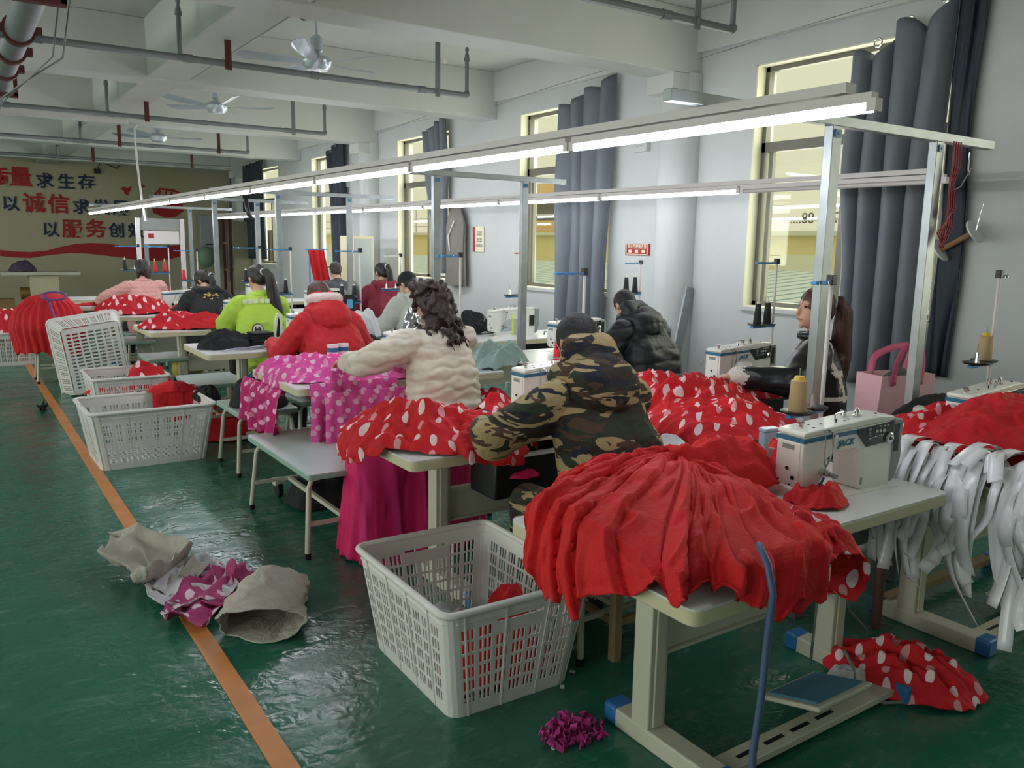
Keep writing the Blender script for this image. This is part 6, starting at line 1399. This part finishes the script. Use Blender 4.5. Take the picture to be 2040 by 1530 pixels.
MB().b2((-.2, 0, -.38), (.2, .2, .38)).build('casing', m_lock, o, bevel=.01); MB().b2((-.1, -.01, -.3), (.1, 0, -.27)).build('display', m_panel, o)
put('green_bag', MB().ball((0, 0, 0), (.2, .15, .25)), plain('dull_green_plastic', '7c9c84', .5), 'greenish bag hanging below the water heater', 'bag', loc=yp(410, 512, 20.1), smooth=60)
put('wall_pipe', MB().tube([yp(455, 300, 20.3), yp(457, 560, 20.3)], .04, 10), m_pipe, 'vertical grey pipe in the back corner', 'pipe', smooth=50)
put('red_cloth', MB().grid(np.array([[[yp(613+33*i/12, 498, 12.8).x+.012*math.sin(i*2.1)+.10*j/10, 12.8+.02*math.sin(i*1.6+j*.2), yp(613, 498, 12.8).z-(.50*j/10)] for j in range(11)] for i in range(13)])), m_redflat, 'bright red cloth hanging from a stand arm in front of the fourth window', 'cloth', smooth=80)
put('cloth_stand', MB().cyl((yp(616, 498, 12.82).x, 12.82, 0), (yp(616, 498, 12.82).x, 12.82, yp(616, 496, 12.82).z), .012).bar(yp(608, 497, 12.82), yp(652, 497, 12.82), .02), m_bluearm, 'thin stand carrying the bright red cloth', 'stand')
# freestanding frame with grey and white boards in front of the mural
o = empty('display_frame', (yp(325, 560, 13.6).x, 13.6, 0), 0, 'frame with a grey board over a white board before the mural', 'frame')
a = yp(283, 434, 13.6); b_ = yp(372, 460, 13.6); w = b_.x-a.x
MB().b2((-w/2, 0, b_.z), (w/2, .04, a.z)).build('grey_board', m_mgrey, o); c_ = yp(300, 486, 13.6); MB().b2((-w/2+.08, .0, c_.z), (w/2-.05, .03, b_.z-.01)).build('white_board', m_hous, o)
MB().b2((-w/2+.14, -.005, b_.z-.12), (-w/2+.22, 0, b_.z-.05)).build('red_label', m_sred, o)
for s in (-1, 1): MB().b2((s*w/2-.03, -.02, 0), (s*w/2+.03, .04, a.z)).build('post', m_hous, o)
# back table with cloth, machine body, carton
bt = empty('work_table', (yp(80, 545, 18.8).x, 18.8, 0), 0, 'beige pressing table against the back wall under the wave', 'table')
zt = yp(80, 541, 18.8).z; MB().b2((-.68, -.3, zt-.06), (.68, .4, zt)).build('tabletop', m_steelw, bt, bevel=.005); MB().b2((-.2, -.2, .08), (.3, .3, zt-.06)).build('cabinet_body', m_creamc, bt, bevel=.01)
MB().b2((0.0, -.21, .4), (.24, -.2, .46)).build('name_plate', m_black, bt); MB().cyl((-.36, 0, .5), (-.2, 0, .5), .12, n=20).build('motor', plain('brass_motor', '8c7434', .4, .5), bt, smooth=50)
pile('purple_cloth', fabric('purple_cloth', '4c4260', wr=.5), 'crumpled purple cloth on the beige table at the back wall', 'cloth', (yp(45, 540, 18.8).x, 18.8), .24, .18, .2, zt, fold=.04, nf=7, seed=401, res=(30, 80))
cbx = empty('cardboard_box', (yp(4, 600, 18.4).x, 18.4, 0), 0, 'brown cardboard box on the floor at the far left', 'box'); MB().b2((-.25, -.2, 0), (.2, .2, .42)).build('box', m_card, cbx, bevel=.004); MB().b2((-.25, -.202, .4), (.2, .2, .425)).build('flaps', m_card, cbx)
sewing_table(.98, 2.75, 12.55, 12.56, 13.3, 1.5, 'bare white table at the far end of the left line', pedal=False)
put('socket_box', MB().b2((-.06, 0, -.05), (.06, .04, .05)), m_black, 'small black box with loose cable on the mural wall', 'socket', loc=yp(194, 341, YB-.05))
put('loose_wire', MB().tube([yp(195, 336, YB-.06), yp(200, 322, YB-.06), yp(215, 328, YB-.06), (yp(232, 336, YB-.06)), yp(246, 322, YB-.06)], .012, 6), m_black, 'loose black wire above the slogan', 'wire', smooth=60)
put('hanging_cable', MB().tube([yp(276, 243, 12.3), yp(268, 256, 12.2), yp(270, 290, 12.2), yp(275, 340, 12.2), yp(283, 400, 12.2), yp(290, 440, 12.2)], .014, 8), m_hous, 'white cable hanging from the ceiling down to the lamp row', 'cable', smooth=60)
put('flex_tube', MB().tube([yp(490, 398, 10.9), yp(492, 412, 10.85), yp(496, 428, 10.85), yp(502, 436, 10.85)], .03, 8), m_black, 'short black flexible tube hanging from the right lamp row', 'tube', smooth=60)
for k, (u, v) in enumerate([(751, 117), (882, 118)]):
    p = ray(u, v); t = (ZC-H)/p[2]; put('smoke_detector', MB().lathe([(.05, 0), (.05, -.02), (.03, -.045), (0, -.045)], n=20), m_hous, ['smoke detector right of the nearest fan', 'round ceiling fitting beside the smoke detector'][k], 'detector', loc=(p[0]*t, p[1]*t, ZC), smooth=40)
# things on the tables
fl = empty('flask', (2.98, 5.02, TZT), 0, 'steel flask with coloured print at the white jacket\'s right', 'flask')
nt = NT('flower_print'); setb(nt, '304060', .3); tc = nt.add('TexCoord'); vo = nt.add('TexVoronoi', {'Vector': tc.outputs['Object'], 'Scale': 60}); nt.link(vo.outputs['Color'], nt.b.inputs['Base Color']); m_print = nt.m
MB().lathe([(0, 0), (.033, 0), (.033, .13), (.026, .15), (0, .15)], n=24).build('body', m_print, fl, smooth=40); MB().lathe([(.026, .15), (.028, .155), (.028, .2), (0, .202)], n=24).build('cap', m_chrome, fl, smooth=40)
put('face_mask', MB().prism(rounded([(-.1, -.05), (.09, -.05), (.09, .05), (-.1, .05)], .015), 0, .006), m_lb, 'folded light blue face mask on the third table\'s right end', 'mask', loc=(2.88, 4.66, TZT), rz=.1)
for k, (x, y) in enumerate([(2.12, 5.28), (2.2, 5.3)]):
    c_ = empty('thread_can', (x, y, TZT), 0, ['left white can with blue band beyond the cream sleeve', 'right white can with blue band beyond the cream sleeve'][k], 'can')
    MB().cyl((0, 0, 0), (0, 0, .15), .04, n=24).build('can', m_mwhite, c_, smooth=40); MB().cyl((0, 0, .1), (0, 0, .13), .0405, n=24).build('blue_band', m_mblue, c_, smooth=40)
sb = empty('spray_bottle', (yp(888, 590, 7.0).x, 7.0, TZT), 0, 'neon yellow spray bottle behind the curly hair', 'bottle'); MB().lathe([(0, 0), (.035, 0), (.035, .12), (.015, .16), (.015, .2), (0, .2)], n=16).build('bottle', plain('neon_yellow_plastic', 'd8ec40', .35), sb, smooth=40)
MB().b2((-.02, -.04, .2), (.02, .03, .225)).build('nozzle', m_black, sb)
dv = empty('bobbin_device', yp(695, 605, 6.85), 0, 'black device with a blue front on the stand right of the red coat', 'device'); MB().prism(rounded([(-.06, -.09), (.06, -.09), (.055, .08), (-.055, .08)], .03), -.02, .02, 'y').build('case', m_black, dv, bevel=.006); MB().prism(rounded([(-.03, -.04), (.03, -.04), (.025, .04), (-.025, .04)], .006), -.024, -.02, 'y').build('blue_front', plain('sky_blue_label', '5ab0e0', .3), dv)
MB().bar((0, .02, .06), (.09, .03, .06), .012).build('clamp', m_bluearm, dv)
for k, (x, y) in enumerate([(1.60, 5.02)]):
    w_ = empty('castor', (1.62, 4.98, .05), 0, 'black castor wheel behind the nearest grey bench', 'castor'); MB().cyl((-.015, 0, 0), (.015, 0, 0), .05, n=24).build('wheel', m_black, w_, smooth=40); MB().b2((-.03, -.03, .03), (.03, .03, .07)).build('fork', m_steelw, w_)
put('yellow_bag', MB().ball((0, 0, 0), (.16, .12, .14)), plain('yellow_plastic', 'd0b040', .5), 'yellow and pink bag under the red cloth table', 'bag', loc=(1.95, 8.75, .3), smooth=60)
put('wooden_pallet_strip', MB().b2((0, 0, 0), (.9, .05, .03)), m_wood, 'pale wooden strip on the floor below the hanging ribbons', 'wood strip', loc=(3.35, 1.9, .05))
put('tube_rack_leg', MB().cyl((3.18, 1.86, 0), (3.18, 1.86, .72), .022), plain('brown_steel_tube', '6a4640', .5), 'brownish steel leg behind the hanging ribbons', 'leg', smooth=50)
